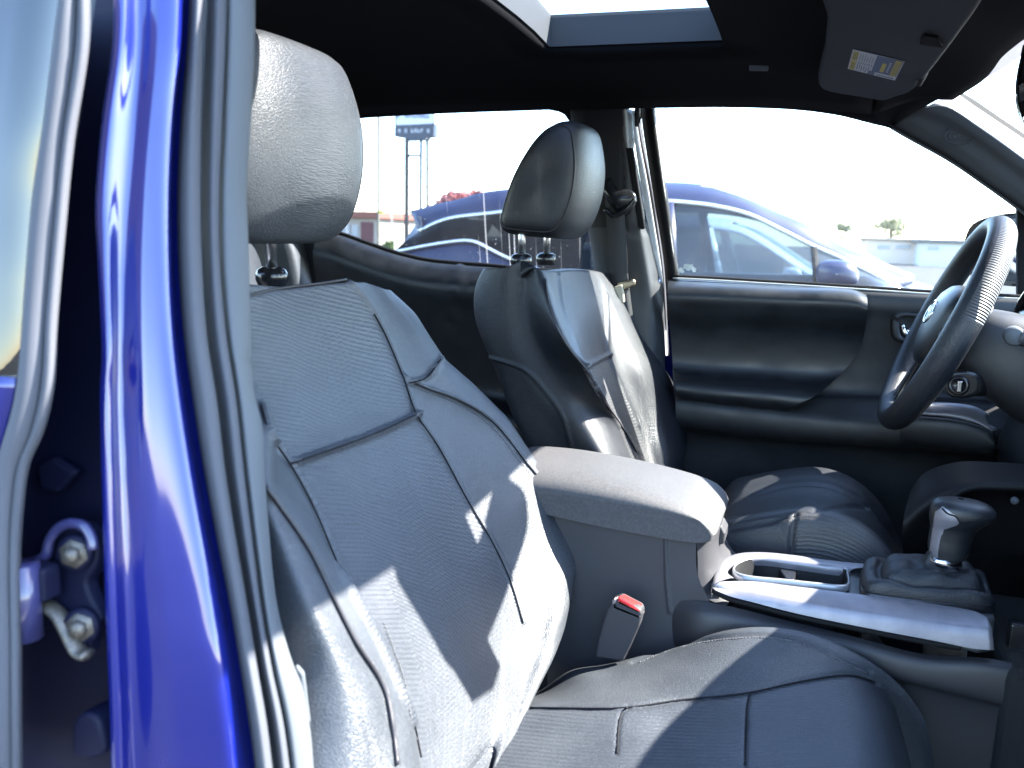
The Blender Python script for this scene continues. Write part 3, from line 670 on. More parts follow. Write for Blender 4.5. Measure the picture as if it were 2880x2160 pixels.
# outer body side behind the doors (far side) so that the cab is closed
M_ = M['paint']
xsb = np.linspace(-1.4, 1.0, 20)
loft('body_side', [[(x, .84, 1.30) for x in xsb], [(x, .90, 1.15) for x in xsb], [(x, .92, .9) for x in xsb], [(x, .88, .5) for x in xsb]], 20, M_, T, cols=12, thick=.02)
# floor, tunnel side, firewall, back wall
box('floor', (.0, .04, .50), (3.0, 1.56, .05), M['carpet'], T, 0)
grid('firewall', [[(1.25, y, z) for y in (-.75, 0, .8)] for z in (.5, .8, 1.25)], M['carpet'], T, thick=.02)
grid('back_wall', [[(-1.30, y, z) for y in np.linspace(-.72, .72, 9)] for z in (.5, .9, 1.2, 1.32)], M['carpet'], T, thick=.02)
# hood and front fender (seen only from other positions)
R = [[(x, y, 1.215 - .10*((x-1.5)/.9)**2*(x > 1.5) - .05*abs(y/.8)**3) for y in np.linspace(-.86, .86, 15)] for x in np.linspace(1.45, 2.6, 14)]
grid('hood', R, M_, T, thick=.02)
for sg in (-1, 1): loft('fender', [[(x, .86*sg, 1.16-.1*max(0, x-1.5)**2) for x in np.linspace(1.05, 2.6, 10)], [(x, .92*sg, 1.0) for x in np.linspace(1.05, 2.6, 10)], [(x, .90*sg, .55) for x in np.linspace(1.05, 2.6, 10)]], 10, M_, T, cols=8, thick=.01)

# ---------------------------------------------------------------- dashboard (far part in view, rest runs to the right of the frame)
dash = empty('dashboard', T, (1.0, 0, 1.1))
ysd = np.array([-.72, -.45, -.30, -.12, .02, .14, .28, .46, .60, .72])
xe = np.array([.86, .84, .84, .88, .93, .95, .90, .89, .95, 1.0])             # rear edge of the top pad
ze = np.array([1.25, 1.26, 1.265, 1.27, 1.275, 1.28, 1.30, 1.30, 1.285, 1.27])
top = [np.array([(1.46, y, 1.235) for y in ysd]), np.array([(x+.12, y, z+.005) for x, y, z in zip(xe, ysd, ze)]), np.array([(x+.02, y, z) for x, y, z in zip(xe, ysd, ze)]), np.array([(x, y, z-.018) for x, y, z in zip(xe, ysd, ze)]), np.array([(x+.03, y, z-.05) for x, y, z in zip(xe, ysd, ze)]),
       np.array([(x+.02, y, z-.16) for x, y, z in zip(xe, ysd, ze)]), np.array([(x+.0, y, z-.28) for x, y, z in zip(xe, ysd, ze)]), np.array([(x+.10, y, z-.42) for x, y, z in zip(xe, ysd, ze)])]
loft('dash_pad', top, 60, M['plastic_soft'], dash, cols=50)
# instrument pod ring in front of the driver
rc = onX(2880, 905, .90); R_ = []
for rr_, dx in ((.062, .05), (.062, .0), (.058, -.012), (.050, -.012), (.046, .0), (.044, .045)):
    R_.append([(rc[0]+dx+.35*sin(a)*rr_*.6, rc[1]+cos(a)*rr_, rc[2]+sin(a)*rr_*1.02) for a in np.linspace(0, 2*pi, 41)])
ih = grid('instrument_pod', R_, M['plastic_gloss'], dash)
M['dial'] = mat('gauge_dial', (.10, .22, .20), .25, coat=.6)
mk('gauge_dial', [(rc[0]+.02, rc[1]+cos(a)*.046, rc[2]+sin(a)*.046) for a in np.linspace(0, 2*pi, 33)[:-1]], [tuple(range(32))], M['dial'], ih, False)
tube('gauge_needle', [(rc[0]+.016, rc[1]+.02, rc[2]-.03), (rc[0]+.016, rc[1]-.012, rc[2]+.02)], .0022, M['white_label'], ih, 6)

# lower driver side: knee panel with silver strip
kn = [pxY([(2545, 1130), (2600, 1136), (2680, 1140), (2729, 1149), (2770, 1172)], .42), pxY([(2540, 1158), (2588, 1164), (2670, 1170), (2740, 1186), (2790, 1210)], .40)]
sv = loft('silver_strip', [np.array(kn[0])+np.array([.01, .015, 0]), kn[0], kn[1], np.array(kn[1])+np.array([.01, .01, 0])], 30, M['silver'], dash, cols=14, thick=.004)
kp = [pxY([(2530, 1158), (2588, 1167), (2670, 1174), (2740, 1189), (2790, 1214), (2806, 1240)], .41), pxY([(2530, 1178), (2588, 1178), (2670, 1184), (2738, 1198), (2780, 1220), (2797, 1244)], .385), pxY([(2530, 1223), (2560, 1225), (2670, 1235), (2740, 1246), (2780, 1254), (2796, 1258)], .385), pxY([(2530, 1244), (2560, 1244), (2670, 1258), (2740, 1270), (2790, 1268), (2806, 1262)], .40), pxY([(2530, 1254), (2560, 1254), (2670, 1268), (2740, 1280), (2800, 1278), (2812, 1266)], .46)]
loft('knee_panel', kp, 40, M['plastic'], dash, cols=26)
# steering column shroud
col = empty('steering_column', T, (.9, .37, 1.2))
cax = np.array([.90, 0, -.42]); cax /= np.linalg.norm(cax)
def colring(c, w_, h_, n=28): return [c+np.array([0, 1, 0])*w_*np.sign(cos(a))*abs(cos(a))**.7+np.cross(cax, [0, 1, 0])*h_*np.sign(sin(a))*abs(sin(a))**.7 for a in np.linspace(0, 2*pi, n+1)]
c0 = np.array([.815, .37, 1.245])
grid('column_shroud', [colring(c0+cax*d, w_, h_) for d, w_, h_ in ((-.035, .03, .03), (-.03, .052, .05), (.0, .066, .062), (.05, .078, .078), (.12, .088, .088), (.22, .10, .10))], M['plastic'], col, sub=1)
stk = np.array(onY(2857, 946, .20)); tube('wiper_stalk', cr([(.93, .34, 1.26), (.91, .27, 1.262), (.895, .225, 1.262), stk], 14), [.008]*9+[.010, .013, .014, .014, .013], M['console'], col, 12)
lathe('stalk_knob', [(0, 0), (.013, 0), (.0155, .004), (.0155, .022), (.012, .028), (0, .028)], M['grey_trim'], col, stk+np.array([0, .02, 0]), (-.1, -1, .0))
# start / key plate below the column
kpl = pxY([(2655, 1062), (2668, 1050), (2730, 1046), (2752, 1060), (2756, 1092), (2740, 1112), (2680, 1120), (2658, 1106)], .30)
kk = prism('key_switch', cr(kpl, 32, True), (.03, .03, 0), M['plastic_gloss'], dash, .005)
kc = onY(2697, 1084, .296)
lathe('key_cylinder', [(0, 0), (.017, 0), (.0165, .004), (.013, .007), (.011, .003), (0, .003)], M['plastic_gloss'], kk, kc, (-.35, -1, .1))
box('key_blade', kc+np.array([-.001, -.010, 0]), (.008, .014, .020), M['chrome'], kk, .002)
# center stack side and lower dash by the shifter
cs = [pxY([(2560, 1380), (2600, 1330), (2690, 1300), (2800, 1300), (2960, 1310)], .20), pxY([(2540, 1470), (2600, 1420), (2680, 1385), (2760, 1375), (2960, 1378)], .14), pxY([(2540, 1560), (2610, 1480), (2690, 1420), (2790, 1400), (2960, 1402)], .16), pxY([(2540, 1700), (2640, 1600), (2720, 1560), (2800, 1560), (2960, 1560)], .20)]
M['stack'] = mat('dash_lower_plastic', (.005, .005, .006), .6, spec=.25)
loft('center_stack', cs, 40, M['stack'], dash, cols=30)
tube('pocket_rim', cr(pxY([(2655, 1440), (2668, 1410), (2690, 1388), (2735, 1370), (2800, 1368), (2960, 1374)], .12), 30), .007, M['stack'], dash, 8)
lathe('stack_knob', [(0, 0), (.005, 0), (.006, .002), (.005, .006), (0, .007)], M['grey_trim'], dash, onY(2855, 1408, .10), (-.5, -1, .1))
box('tunnel', (1.1, .0, .70), (.56, .30, .34), M['carpet'], T, .02)
box('dash_lower', (1.12, -.42, .86), (.34, .64, .52), M['plastic_soft'], dash, .03)
box('lower_connector', onY(2868, 1800, -.06), (.03, .02, .05), M['plastic_gloss'], dash, .003)
tube('brake_pedal_arm', [(1.05, .35, 1.0), (.98, .35, .72)], .012, M['rubber_black'], T); box('brake_pedal', (.97, .35, .71), (.03, .10, .06), M['rubber_black'], T, .01)

# ---------------------------------------------------------------- steering wheel
wt_, wb_ = onY(2822, 616, .37), onY(2492, 1192, .37)
wcen = (wt_+wb_)/2; wcen[1] = .372
wv = (wt_-wb_); Rw = np.linalg.norm(wv)/2*.955; wv /= np.linalg.norm(wv); wv[1] = 0; wv /= np.linalg.norm(wv); wy = np.array([0, 1.0, 0]); wn = np.cross(wy, wv)    # wn towards the driver
if wn[0] > 0: wn = -wn
sw = empty('steering_wheel', T, tuple(wcen))
ang = np.linspace(0, 2*pi, 129)[:-1]
ringp = np.array([wcen + wv*sin(a)*Rw*.97 + wy*cos(a)*Rw for a in ang])
R = []
for a, p in zip(ang, ringp):
    rad = (p-wcen)/np.linalg.norm(p-wcen); rr_ = .0195+.0025*max(0, -cos(a))
    R.append([p + rad*cos(b)*rr_*1.0 + wn*sin(b)*rr_*1.12 for b in np.linspace(0, 2*pi, 25)[:-1]])
R = np.array(R)
rim = mk('rim', R.reshape(-1, 3), gridF(128, 24, True, True), M['leather_shaded'], sw, uv=np.stack(np.meshgrid(np.linspace(0, .1, 24), np.linspace(0, 1.2, 128)), -1).reshape(-1, 2))
M['ribbed'] = mat('ribbed_grip_leather', (.035, .035, .037), .5)
nn_ = M['ribbed'].node_tree; bs = nn_.nodes['Principled BSDF']; tc = nn_.nodes.new('ShaderNodeTexCoord'); wvn = nn_.nodes.new('ShaderNodeTexWave'); wvn.wave_type = 'BANDS'; wvn.bands_direction = 'Y'; wvn.inputs['Scale'].default_value = 70; bpn = nn_.nodes.new('ShaderNodeBump'); bpn.inputs['Strength'].default_value = .8; bpn.inputs['Distance'].default_value = .002
nn_.links.new(tc.outputs['UV'], wvn.inputs[0]); nn_.links.new(wvn.outputs[1], bpn.inputs['Height']); nn_.links.new(bpn.outputs[0], bs.inputs['Normal'])
rim.data.materials.append(M['ribbed'])
mi2 = []
for i in range(128):
    a = ang[i]
    for j in range(24): mi2.append(1 if 1.95 < a < 2.95 and (j >= 14 or j <= 1) else 0)
rim.data.polygons.foreach_set('material_index', mi2)
# hub (airbag cover): domed shield, in wheel axes (p = right/left along Y, q = up)
def wp(p, q, h): return wcen + wy*p + wv*q + wn*h
shape = cr([(-.085, .045), (-.06, .066), (0, .074), (.06, .066), (.085, .045), (.078, -.01), (.055, -.055), (.03, -.075), (0, -.08), (-.03, -.075), (-.055, -.055), (-.078, -.01)], 64, True)
hubR = []
for s_, h_ in ((1.02, -.045), (1.03, -.005), (1.0, .006), (.93, .014), (.75, .022), (.45, .028), (.15, .030), (.0, .030)): hubR.append([wp(x*s_, y*s_, h_) for x, y in shape])
hub = mk('airbag_cover', np.array(hubR).reshape(-1, 3), gridF(8, 64, True), M['plastic_soft'], sw)
# spokes
def spoke(name, pts, mat_, hh=(.0, .012)):
    P = cr(np.array(pts, float), 40, True); o = prism(name, [wp(x, y, hh[0]) for x, y in P], tuple(wn*(hh[1]-hh[0])), mat_, sw, .005); return o
for sg in (-1, 1):
    spoke('spoke', [(.07*sg, .035), (.12*sg, .030), (.172*sg, .02), (.174*sg, -.03), (.12*sg, -.03), (.07*sg, -.03)], M['plastic_gloss'], (-.012, .004))
    spoke('button_panel', [(.088*sg, .03), (.128*sg, .026), (.132*sg, -.014), (.09*sg, -.022)], M['plastic'], (.004, .010))
    for k, q in enumerate((.018, .002, -.012)):
        c = wp(.11*sg, q, .0105); lathe('button', [(0, 0), (.0055, 0), (.006, .002), (.004, .0035), (0, .0035)], M['grey_trim'], sw, c, tuple(wn), 14)
    spoke('lower_spoke', [(.03*sg, -.05), (.055*sg, -.06), (.075*sg, -.13), (.09*sg, -.158), (.05*sg, -.178), (.042*sg, -.12)], M['plastic_gloss'], (-.010, .002))
    spoke('spoke_accent', [(.062*sg, -.10), (.076*sg, -.132), (.086*sg, -.15), (.074*sg, -.155), (.064*sg, -.13)], M['silver'], (.002, .004))
# emblem of three crossing ovals
def oval(a_, b_, cq): return [wp(cos(t)*a_, cq+sin(t)*b_, .0285) for t in np.linspace(0, 2*pi, 41)[:-1]]
em = tube('emblem', oval(.031, .021, .012), .0026, M['chrome'], hub, 8, True, up=tuple(wn))
tube('emblem_oval', oval(.0095, .019, .012), .0019, M['chrome'], em, 8, True, up=tuple(wn)); tube('emblem_oval', oval(.021, .0085, .021), .0019, M['chrome'], em, 8, True, up=tuple(wn))
tube('column_neck', [wcen-wn*.0, wcen-wn*.09], .05, M['plastic'], sw, 16, up=(0, 1, 0))

# ---------------------------------------------------------------- front passenger seat (near)
def seat_body(name, plane, curves, zs, ncol, mat1, parent, grooves, sgn, top=None, extra_top=(), smooth_k=2, nrow=None, wts=None):
    """curves: list of 3-D polylines, resampled on common heights; rolled over at the top"""
    A = np.stack([bzlevels(c, zs) for c in curves], 1)           # rows x ctrl columns
    A = smooth_rows(A, smooth_k)
    rows = list(A); wts = np.ones(A.shape[1]) if wts is None else np.array(wts, float)
    for (back, up) in (top or ()):                               # extra rows over the crest, from the first row
        rows.insert(0, A[0] - (plane.n*back)[None, :]*wts[:, None] + np.array([0, 0, up])[None, :]*wts[:, None])
    A = np.array(rows)
    R = np.stack([cr(A[i], ncol) for i in range(len(A))])
    R = np.stack([cr(R[:, j], nrow or len(A)) for j in range(ncol)], 1)
    R = relief(R, grooves, sgn)
    return grid(name, R, mat1, parent), R

def bolster(plane, yc, hw, x, y, amp, ztop, zfull, base=.006, edge=0.):
    """photo pixel -> point on the dished backrest: flat middle, side bolsters that swell from shoulder to waist"""
    h = .03; P = None
    for _ in range(14):
        P = plane.px(x, y, h); u = abs(P[1]-yc)/hw; k = min(max((u-.52)/.40, 0.), 1.); k = k*k*(3-2*k)
        a = amp*min(max((ztop-P[2])/(ztop-zfull), .08), 1.); h = .5*h+.5*(base + a*k - edge)
    return P
pseat = empty('seat', T, (.1, -.41, .55)); tag(pseat, 'black leather front passenger seat in bright sun')
PP = SeatPlane(-.06, 1.33, 28)
P_ = lambda L, h: [PP.px(x, y, h if not isinstance(h, (list, tuple)) else h[i]) for i, (x, y) in enumerate(L)]
zs = np.linspace(1.345, .70, 150)
c1 = [PP.yz(-.650, 1.31, -.03), PP.yz(-.665, 1.25, -.01), PP.px(650, 1300, .02), PP.px(700, 1500, .028), PP.px(768, 1700, .036), PP.px(830, 1850, .036), PP.px(870, 2036, .034), PP.px(885, 2160, .032)]
c0 = [p+np.array([-.09, .015, 0]) for p in c1]
c15 = [PP.yz(-.635, 1.32, -.01), PP.yz(-.655, 1.25, .012), PP.px(705, 1340, .054), PP.px(785, 1500, .064), PP.px(868, 1690, .072), PP.px(940, 1840, .070), PP.px(985, 1960, .068), PP.px(1002, 2036, .066), PP.px(1015, 2160, .06)]
c2 = [PP.yz(-.615, 1.325, .0), PP.yz(-.645, 1.27, .02), PP.yz(-.66, 1.20, .05)] + P_([(745, 1365), (870, 1540), (930, 1660), (1000, 1800), (1080, 1930), (1104, 2036), (1120, 2160)], .066)
c25 = [PP.yz(-.60, 1.33, .006), PP.yz(-.61, 1.27, .02), PP.yz(-.62, 1.20, .04)] + P_([(775, 1365), (905, 1540), (985, 1660), (1060, 1800), (1130, 1930), (1160, 2036), (1180, 2160)], .055)
c3 = [PP.yz(-.56, 1.335, .01), PP.yz(-.57, 1.27, .01)] + P_([(690, 1050), (735, 1140), (760, 1220), (820, 1310), (880, 1420), (970, 1630), (1060, 1800), (1120, 1930), (1165, 2036), (1190, 2160)], .012)
c4 = P_([(800, 806), (850, 950), (900, 1070), (1000, 1240), (1080, 1400), (1200, 1620), (1290, 1800), (1350, 1960), (1390, 2100), (1410, 2200)], .004)
c5 = P_([(968, 794), (1008, 824), (1063, 900), (1136, 1064), (1171, 1164), (1230, 1250), (1314, 1404), (1384, 1522), (1436, 1634), (1472, 1753), (1478, 1850), (1455, 1950), (1420, 2060)], .012)
c6 = P_([(1035, 796), (1075, 850), (1125, 920), (1190, 1040), (1262, 1120), (1340, 1220), (1440, 1390), (1500, 1520), (1530, 1640), (1528, 1750), (1512, 1850), (1475, 1950), (1430, 2080)], [.005, .010, .016, .022, .028, .032, .036, .038, .037, .030, .022, .016, .014])
c7 = P_([(1080, 812), (1120, 862), (1170, 930), (1235, 1035), (1320, 1120), (1415, 1210), (1510, 1345), (1572, 1440), (1592, 1520), (1586, 1620), (1564, 1750), (1534, 1840), (1488, 1945), (1440, 2080)], [.006, .014, .022, .030, .040, .048, .056, .060, .060, .056, .044, .030, .020, .016])
c8 = P_([(1096, 822), (1126, 845), (1165, 881), (1196, 930), (1248, 1008), (1325, 1075), (1423, 1173), (1493, 1277), (1556, 1375), (1598, 1438), (1617, 1508), (1617, 1571), (1606, 1662), (1589, 1760), (1561, 1837), (1505, 1949), (1450, 2080)], [-.01, 0, .006, .012, .020, .027, .036, .044, .048, .050, .050, .048, .044, .037, .028, .018, .014])
c9 = [p - PP.n*.085 + np.array([0, .012, 0]) for p in c8]
c10 = [p - PP.n*.16 + np.array([0, -.03, 0]) for p in c8]
groov = [([(820, 1304), (900, 1275), (1000, 1240), (1090, 1204), (1171, 1166)], 7, .010),
         ([(972, 784), (1010, 822), (1063, 900), (1136, 1064), (1171, 1164), (1230, 1250), (1314, 1404), (1384, 1522), (1436, 1634), (1472, 1753)], 5, .005),
         ([(735, 1140), (760, 1220), (820, 1310), (880, 1420), (970, 1630), (1060, 1800), (1120, 1930), (1165, 2036)], 7, .006),
         ([(690, 832), (810, 806), (900, 795), (972, 784)], 3.5, -.003),
         ([(745, 1365), (870, 1540), (930, 1660), (1000, 1800), (1080, 1930), (1104, 2036)], 5, .004),
         ([(1136, 1064), (1195, 1090), (1300, 1130), (1390, 1190), (1480, 1300), (1560, 1400), (1602, 1490)], 5, .006),
         ([(1150, 1078), (1200, 1062), (1243, 1008)], 4, .006), ([(860, 1700), (960, 1850), (1060, 2036)], 0.1, 0)]
back, Rb = seat_body('backrest', PP, [c0, c1, c15, c2, c25, c3, c4, c5, c6, c7, c8, c9, c10], zs, 300, M['leather'], pseat, groov, 1, top=((.030, .004), (.075, -.002), (.13, -.05)), nrow=330)
panel_poly = [(600, 795), (972, 784), (1010, 822), (1063, 900), (1136, 1064), (1171, 1164), (1230, 1250), (1314, 1404), (1384, 1522), (1440, 1634), (1472, 1753), (1478, 1850), (1455, 2200), (1200, 2200), (1165, 2036), (1120, 1930), (1060, 1800), (970, 1630), (880, 1420), (820, 1310), (760, 1220), (735, 1140), (600, 900)]
def is_front(R):
    n = normals(R)[:-1, :-1].reshape(-1, 3); return n
nb = normals(Rb)[:-1, :-1].reshape(-1, 3) @ PP.n
fill_mat(back, Rb, lambda Q: (inpoly(Q, panel_poly) & (abs(nb) > .6)).astype(int), M['leather_perf'])
# raised piping and stitch threads
def on_surf(R, pts, n, lift=0.):
    """nearest surface points to a photo polyline (for seams and threads laid on the hide)"""
    Q = proj(R.reshape(-1, 3)); S = R.reshape(-1, 3); P = cr(np.array(pts, float), n); out = []
    D = np.linalg.norm(S-CAM, axis=1); nm = normals(R).reshape(-1, 3)
    for p in P:
        d = np.linalg.norm(Q-p, axis=1); k = np.argpartition(d, 4)[:4]; k = k[np.argmin(D[k])]
        q = ray(*p); out.append(CAM + q*((D[k]-lift)/np.linalg.norm(q)))
    return smooth_rows(np.array(out), 2)
tube('piping', on_surf(Rb, [(746, 1366), (870, 1541), (930, 1661), (1000, 1801), (1080, 1931), (1104, 2037), (1118, 2150)], 70, .001), .0022, M['piping'], back, 6)
tube('piping', on_surf(Rb, [(690, 834), (760, 816), (810, 808), (900, 797), (974, 786)], 40, .001), .0018, M['piping'], back, 6)
def stitches(name, R, pts, parent, step=.0045, r=.0006, lift=.0008):
    P = on_surf(R, pts, 400, lift); L = np.concatenate([[0], np.cumsum(np.linalg.norm(np.diff(P, axis=0), axis=1))]); n = int(L[-1]/step); parts = []
    for k in range(n):
        a, b = L[-1]*k/n, L[-1]*(k+.62)/n; p = np.array([[np.interp(t, L, P[:, i]) for i in range(3)] for t in (a, b)]); parts.append(tubeVF(p, r, 5))
    V, F = join(parts); return mk(name, V, F, M['thread'], parent)
stitches('stitching', Rb, [(1140, 1075), (1195, 1099), (1296, 1139), (1382, 1198), (1470, 1306), (1549, 1406), (1590, 1494)], back)
stitches('stitching', Rb, [(1080, 1750), (1110, 1830), (1140, 1920), (1160, 2036)], back)

for pts in ([(968, 794), (1008, 824), (1063, 900), (1136, 1064), (1171, 1164), (1230, 1250), (1314, 1404), (1384, 1522), (1436, 1634), (1472, 1753)],
            [(735, 1140), (760, 1220), (820, 1310), (880, 1420), (970, 1630), (1060, 1800), (1120, 1930), (1165, 2036), (1185, 2130)],
            [(820, 1304), (900, 1275), (1000, 1240), (1090, 1204), (1171, 1166)], [(1136, 1064), (1195, 1090), (1300, 1130), (1390, 1190), (1480, 1300), (1560, 1400), (1600, 1488)], [(1150, 1078), (1200, 1062), (1240, 1010)]):
    tube('seam', on_surf(Rb, pts, 70, .0003), .0011, M['seam'], back, 6)
# cushion
def cz(x): return .790+ .0*x
PC = SeatPlane(0, 0, 0)
# inner edge curve follows the photo at Y = -.16, other columns run parallel towards the door
inner = [onY(x, y, -.155) for x, y in ((1440, 1985), (1500, 1960), (1600, 1890), (1700, 1872), (1860, 1830), (1950, 1800), (2050, 1772), (2150, 1764), (2250, 1776), (2350, 1810), (2450, 1870), (2520, 1925), (2575, 1985), (2606, 2040), (2630, 2160), (2640, 2300))]
inner = cr(inner, 60)
def shiftc(C, dy, dz, fx=0.): return [p+np.array([fx, dy, dz]) for p in C]
seam_in = cr([onZ(1480, 1990, .805), onZ(1761, 1990, .830), onZ(1908, 1969, .836), onZ(2102, 1949, .846), onZ(2256, 1916, .852), onZ(2404, 1899, .850), onZ(2470, 1925, .832), onZ(2515, 1985, .795), onZ(2548, 2070, .745), onZ(2570, 2170, .69)], 60)
rows = [shiftc(inner, .02, -.14), shiftc(inner, .012, -.05), shiftc(inner, .003, -.012), inner, inner*.72+seam_in*.28+np.array([0, 0, .010]), inner*.36+seam_in*.64+np.array([0, 0, .008]), list(seam_in), shiftc(seam_in, -.06, -.006), shiftc(seam_in, -.14, -.010), shiftc(seam_in, -.22, -.006), shiftc(seam_in, -.28, .012), shiftc(seam_in, -.33, .022), shiftc(seam_in, -.37, .0), shiftc(seam_in, -.385, -.06), shiftc(seam_in, -.38, -.15)]
R = np.stack([cr(r, 240) for r in rows]); R = np.stack([cr(R[:, j], 200) for j in range(240)], 1)
groc = [([(1480, 1990), (1761, 1990), (1908, 1969), (2102, 1949), (2256, 1916), (2404, 1899), (2470, 1925)], 5, .005),
        ([(1770, 1985), (1752, 1998), (1741, 2036), (1735, 2120)], 4, .0025), ([(2109, 1949), (2101, 1990), (2099, 2036), (2096, 2160)], 4, .0025),
        ([(1780, 1862), (1865, 1826), (1950, 1802), (2050, 1788), (2150, 1784), (2250, 1800), (2370, 1852), (2450, 1890)], 4, .004)]
R = relief(R, groc, -1)
cush = grid('seat_cushion', R, M['leather'], pseat)
nbz = np.abs(normals(R)[:-1, :-1].reshape(-1, 3)[:, 2])
cpoly = [(1300, 1992), (1480, 1990), (1761, 1990), (1908, 1969), (2102, 1949), (2256, 1916), (2404, 1899), (2470, 1925), (2548, 2070), (2600, 2400), (1200, 2400)]
fill_mat(cush, R, lambda Q: (inpoly(Q, cpoly) & (nbz > .3)).astype(int), M['leather_perf'])
stitches('stitching', R, [(1800, 1862), (1865, 1835), (1950, 1811), (2050, 1797), (2150, 1793), (2250, 1809), (2370, 1861), (2440, 1893)], cush)
for pts in ([(1485, 1990), (1761, 1990), (1908, 1969), (2102, 1949), (2256, 1916), (2404, 1899), (2460, 1920)], [(2108, 1950), (2101, 1990), (2099, 2036), (2096, 2150)], [(1768, 1988), (1752, 1999), (1741, 2036), (1736, 2120)]):
    tube('seam', on_surf(R, pts, 50, .0003), .0011, M['seam'], cush, 6)
box('seat_base', (.38, -.36, .62), (.50, .40, .14), M['plastic'], pseat, .02)

# ---------------------------------------------------------------- headrests: wedge profile swept across the seat
prof_px = [(1600, 327), (1621, 340), (1634, 390), (1640, 450), (1636, 510), (1626, 560), (1608, 610), (1588, 645), (1560, 668), (1500, 668), (1440, 662), (1404, 655), (1394, 640), (1400, 610), (1428, 520), (1462, 448), (1505, 380), (1540, 343), (1570, 327)]
prof = np.array([onY(x, y, .245) for x, y in prof_px])[:, [0, 2]]
def headrest(parent, dx, yc, dz, hw, mat_, tilt=0., scale=1.0, yaw=0., seam=True):
    pc = prof.mean(0); P = cr(np.c_[(prof-pc)*scale], 72, True)
    ct, st_ = cos(radians(tilt)), sin(radians(tilt)); P = np.stack([P[:, 0]*ct-P[:, 1]*st_, P[:, 0]*st_+P[:, 1]*ct], 1)
    R = []
    for a in np.linspace(-1.5, 1.5, 61):
        t = np.sign(sin(a))*abs(sin(a))**.42; k = max(cos(a), 0)**.40
        zz = P[:, 1]/abs(P[:, 1]).max()
        kf = max(0., (k-.35)/.65); yw = hw*(1-kf*.10*np.clip(zz, 0, 1)**2-kf*.03*np.clip(-zz, 0, 1)**2-.04*(1-kf))
        sx, sz = .02+.98*k, .02+.98*k**.8
        R.append(np.stack([pc[0]+dx+P[:, 0]*sx-.012*t*t, yc+t*yw, pc[1]+dz+P[:, 1]*sz], 1))
    cap = lambda r, s: np.stack([r[:, 0].mean()+(r[:, 0]-r[:, 0].mean())*s, r[:, 1], r[:, 2].mean()+(r[:, 2]-r[:, 2].mean())*s], 1)
    R = [cap(R[0], s) for s in (.02, .25, .5, .75)] + R + [cap(R[-1], s) for s in (.75, .5, .25, .02)]
    R = np.array(R)
    o = mk('headrest', R.reshape(-1, 3), gridF(69, 72, True)+[tuple(range(72))[::-1], tuple(68*72+k for k in range(72))], mat_, parent, uv=np.stack(np.meshgrid(np.linspace(0, .7, 72), np.linspace(0, .3, 69)), -1).reshape(-1, 2))
    for pl in (o.data.polygons[-1], o.data.polygons[-2]): pl.use_smooth = False
    if seam:
        for i0, sg in ((17, -1), (51, 1)):
            ln = R[i0]; cc = ln.mean(0); ln = cc+(ln-cc)*1.004
            tube('seam_piping', ln, .0021, M['piping'], o, 6, True, up=(0, 1, 0))
    return o, R
def posts(parent, x, yc, z0, z1, half, lean=.0, gm=None):
    for sg in (-1, 1):
        p = tube('headrest_post', [(x, yc+sg*half, z0), (x+lean, yc+sg*half, z1)], .0075, M['post_steel'], parent, 14, up=(0, 1, 0))
        lathe('post_guide', [(0, .013), (.012, .013), (.018, .010), (.0215, .004), (.0215, -.004), (.018, -.012)], M['plastic_gloss'], parent, (x, yc+sg*half, z0+.002), (0, 0, 1))

# ---------------------------------------------------------------- driver's seat (far)
dseat = empty('seat', T, (.2, .38, .55)); tag(dseat, 'black leather driver seat behind the steering wheel')
DP = SeatPlane(.06, 1.36, 22)
D_ = lambda L, h: [DP.px(x, y, h if not isinstance(h, (list, tuple)) else h[i]) for i, (x, y) in enumerate(L)]
zsd = np.linspace(1.366, .80, 120)
e0 = [onY(x, y, .20) for x, y in ((1362, 756), (1340, 778), (1328, 832), (1332, 886), (1346, 946), (1378, 995), (1412, 1095), (1445, 1180), (1500, 1290), (1560, 1420))]
e00 = [p+np.array([-.0, .06, 0]) for p in e0]
e1 = [onY(x, y, .172) for x, y in ((1424, 752), (1412, 786), (1405, 840), (1408, 900), (1420, 960), (1450, 1030), (1500, 1120), (1545, 1200), (1600, 1290), (1660, 1420))]
DB = lambda L, edge=0.: [bolster(DP, .375, .235, x, y, .050, 1.36, 1.12, .004, edge) for x, y in L]
e15 = [onY(x, y, Y) for x, y, Y in ((1474, 734, .186), (1470, 800, .178), (1472, 860, .175), (1488, 930, .172), (1524, 1000, .168), (1574, 1080, .164), (1624, 1160, .160), (1690, 1260, .158), (1750, 1390, .158))]
e2 = DB([(1520, 758), (1534, 800), (1545, 859), (1567, 924), (1608, 990), (1650, 1040), (1692, 1116), (1750, 1200), (1790, 1270), (1850, 1400)])
e3 = DB([(1560, 764), (1574, 820), (1590, 880), (1614, 950), (1643, 1033), (1690, 1120), (1742, 1200), (1790, 1290), (1846, 1420)])
e4 = DB([(1615, 760), (1632, 830), (1648, 900), (1664, 960), (1682, 1020), (1716, 1090), (1765, 1200), (1805, 1290), (1850, 1420)])
e5 = DB([(1665, 762), (1690, 830), (1706, 900), (1716, 960), (1728, 1005), (1758, 1080), (1800, 1190), (1830, 1290), (1860, 1420)])
e6 = DB([(1690, 766), (1714, 815), (1740, 890), (1770, 960), (1806, 1030), (1842, 1110), (1872, 1200), (1880, 1290), (1880, 1420)])
e7 = DB([(1708, 774), (1732, 805), (1765, 887), (1807, 960), (1860, 1025), (1897, 1095), (1927, 1180), (1931, 1233), (1919, 1292), (1900, 1420)], .006)
e8 = [p+np.array([-.10, -.0, -.01]) for p in e7]
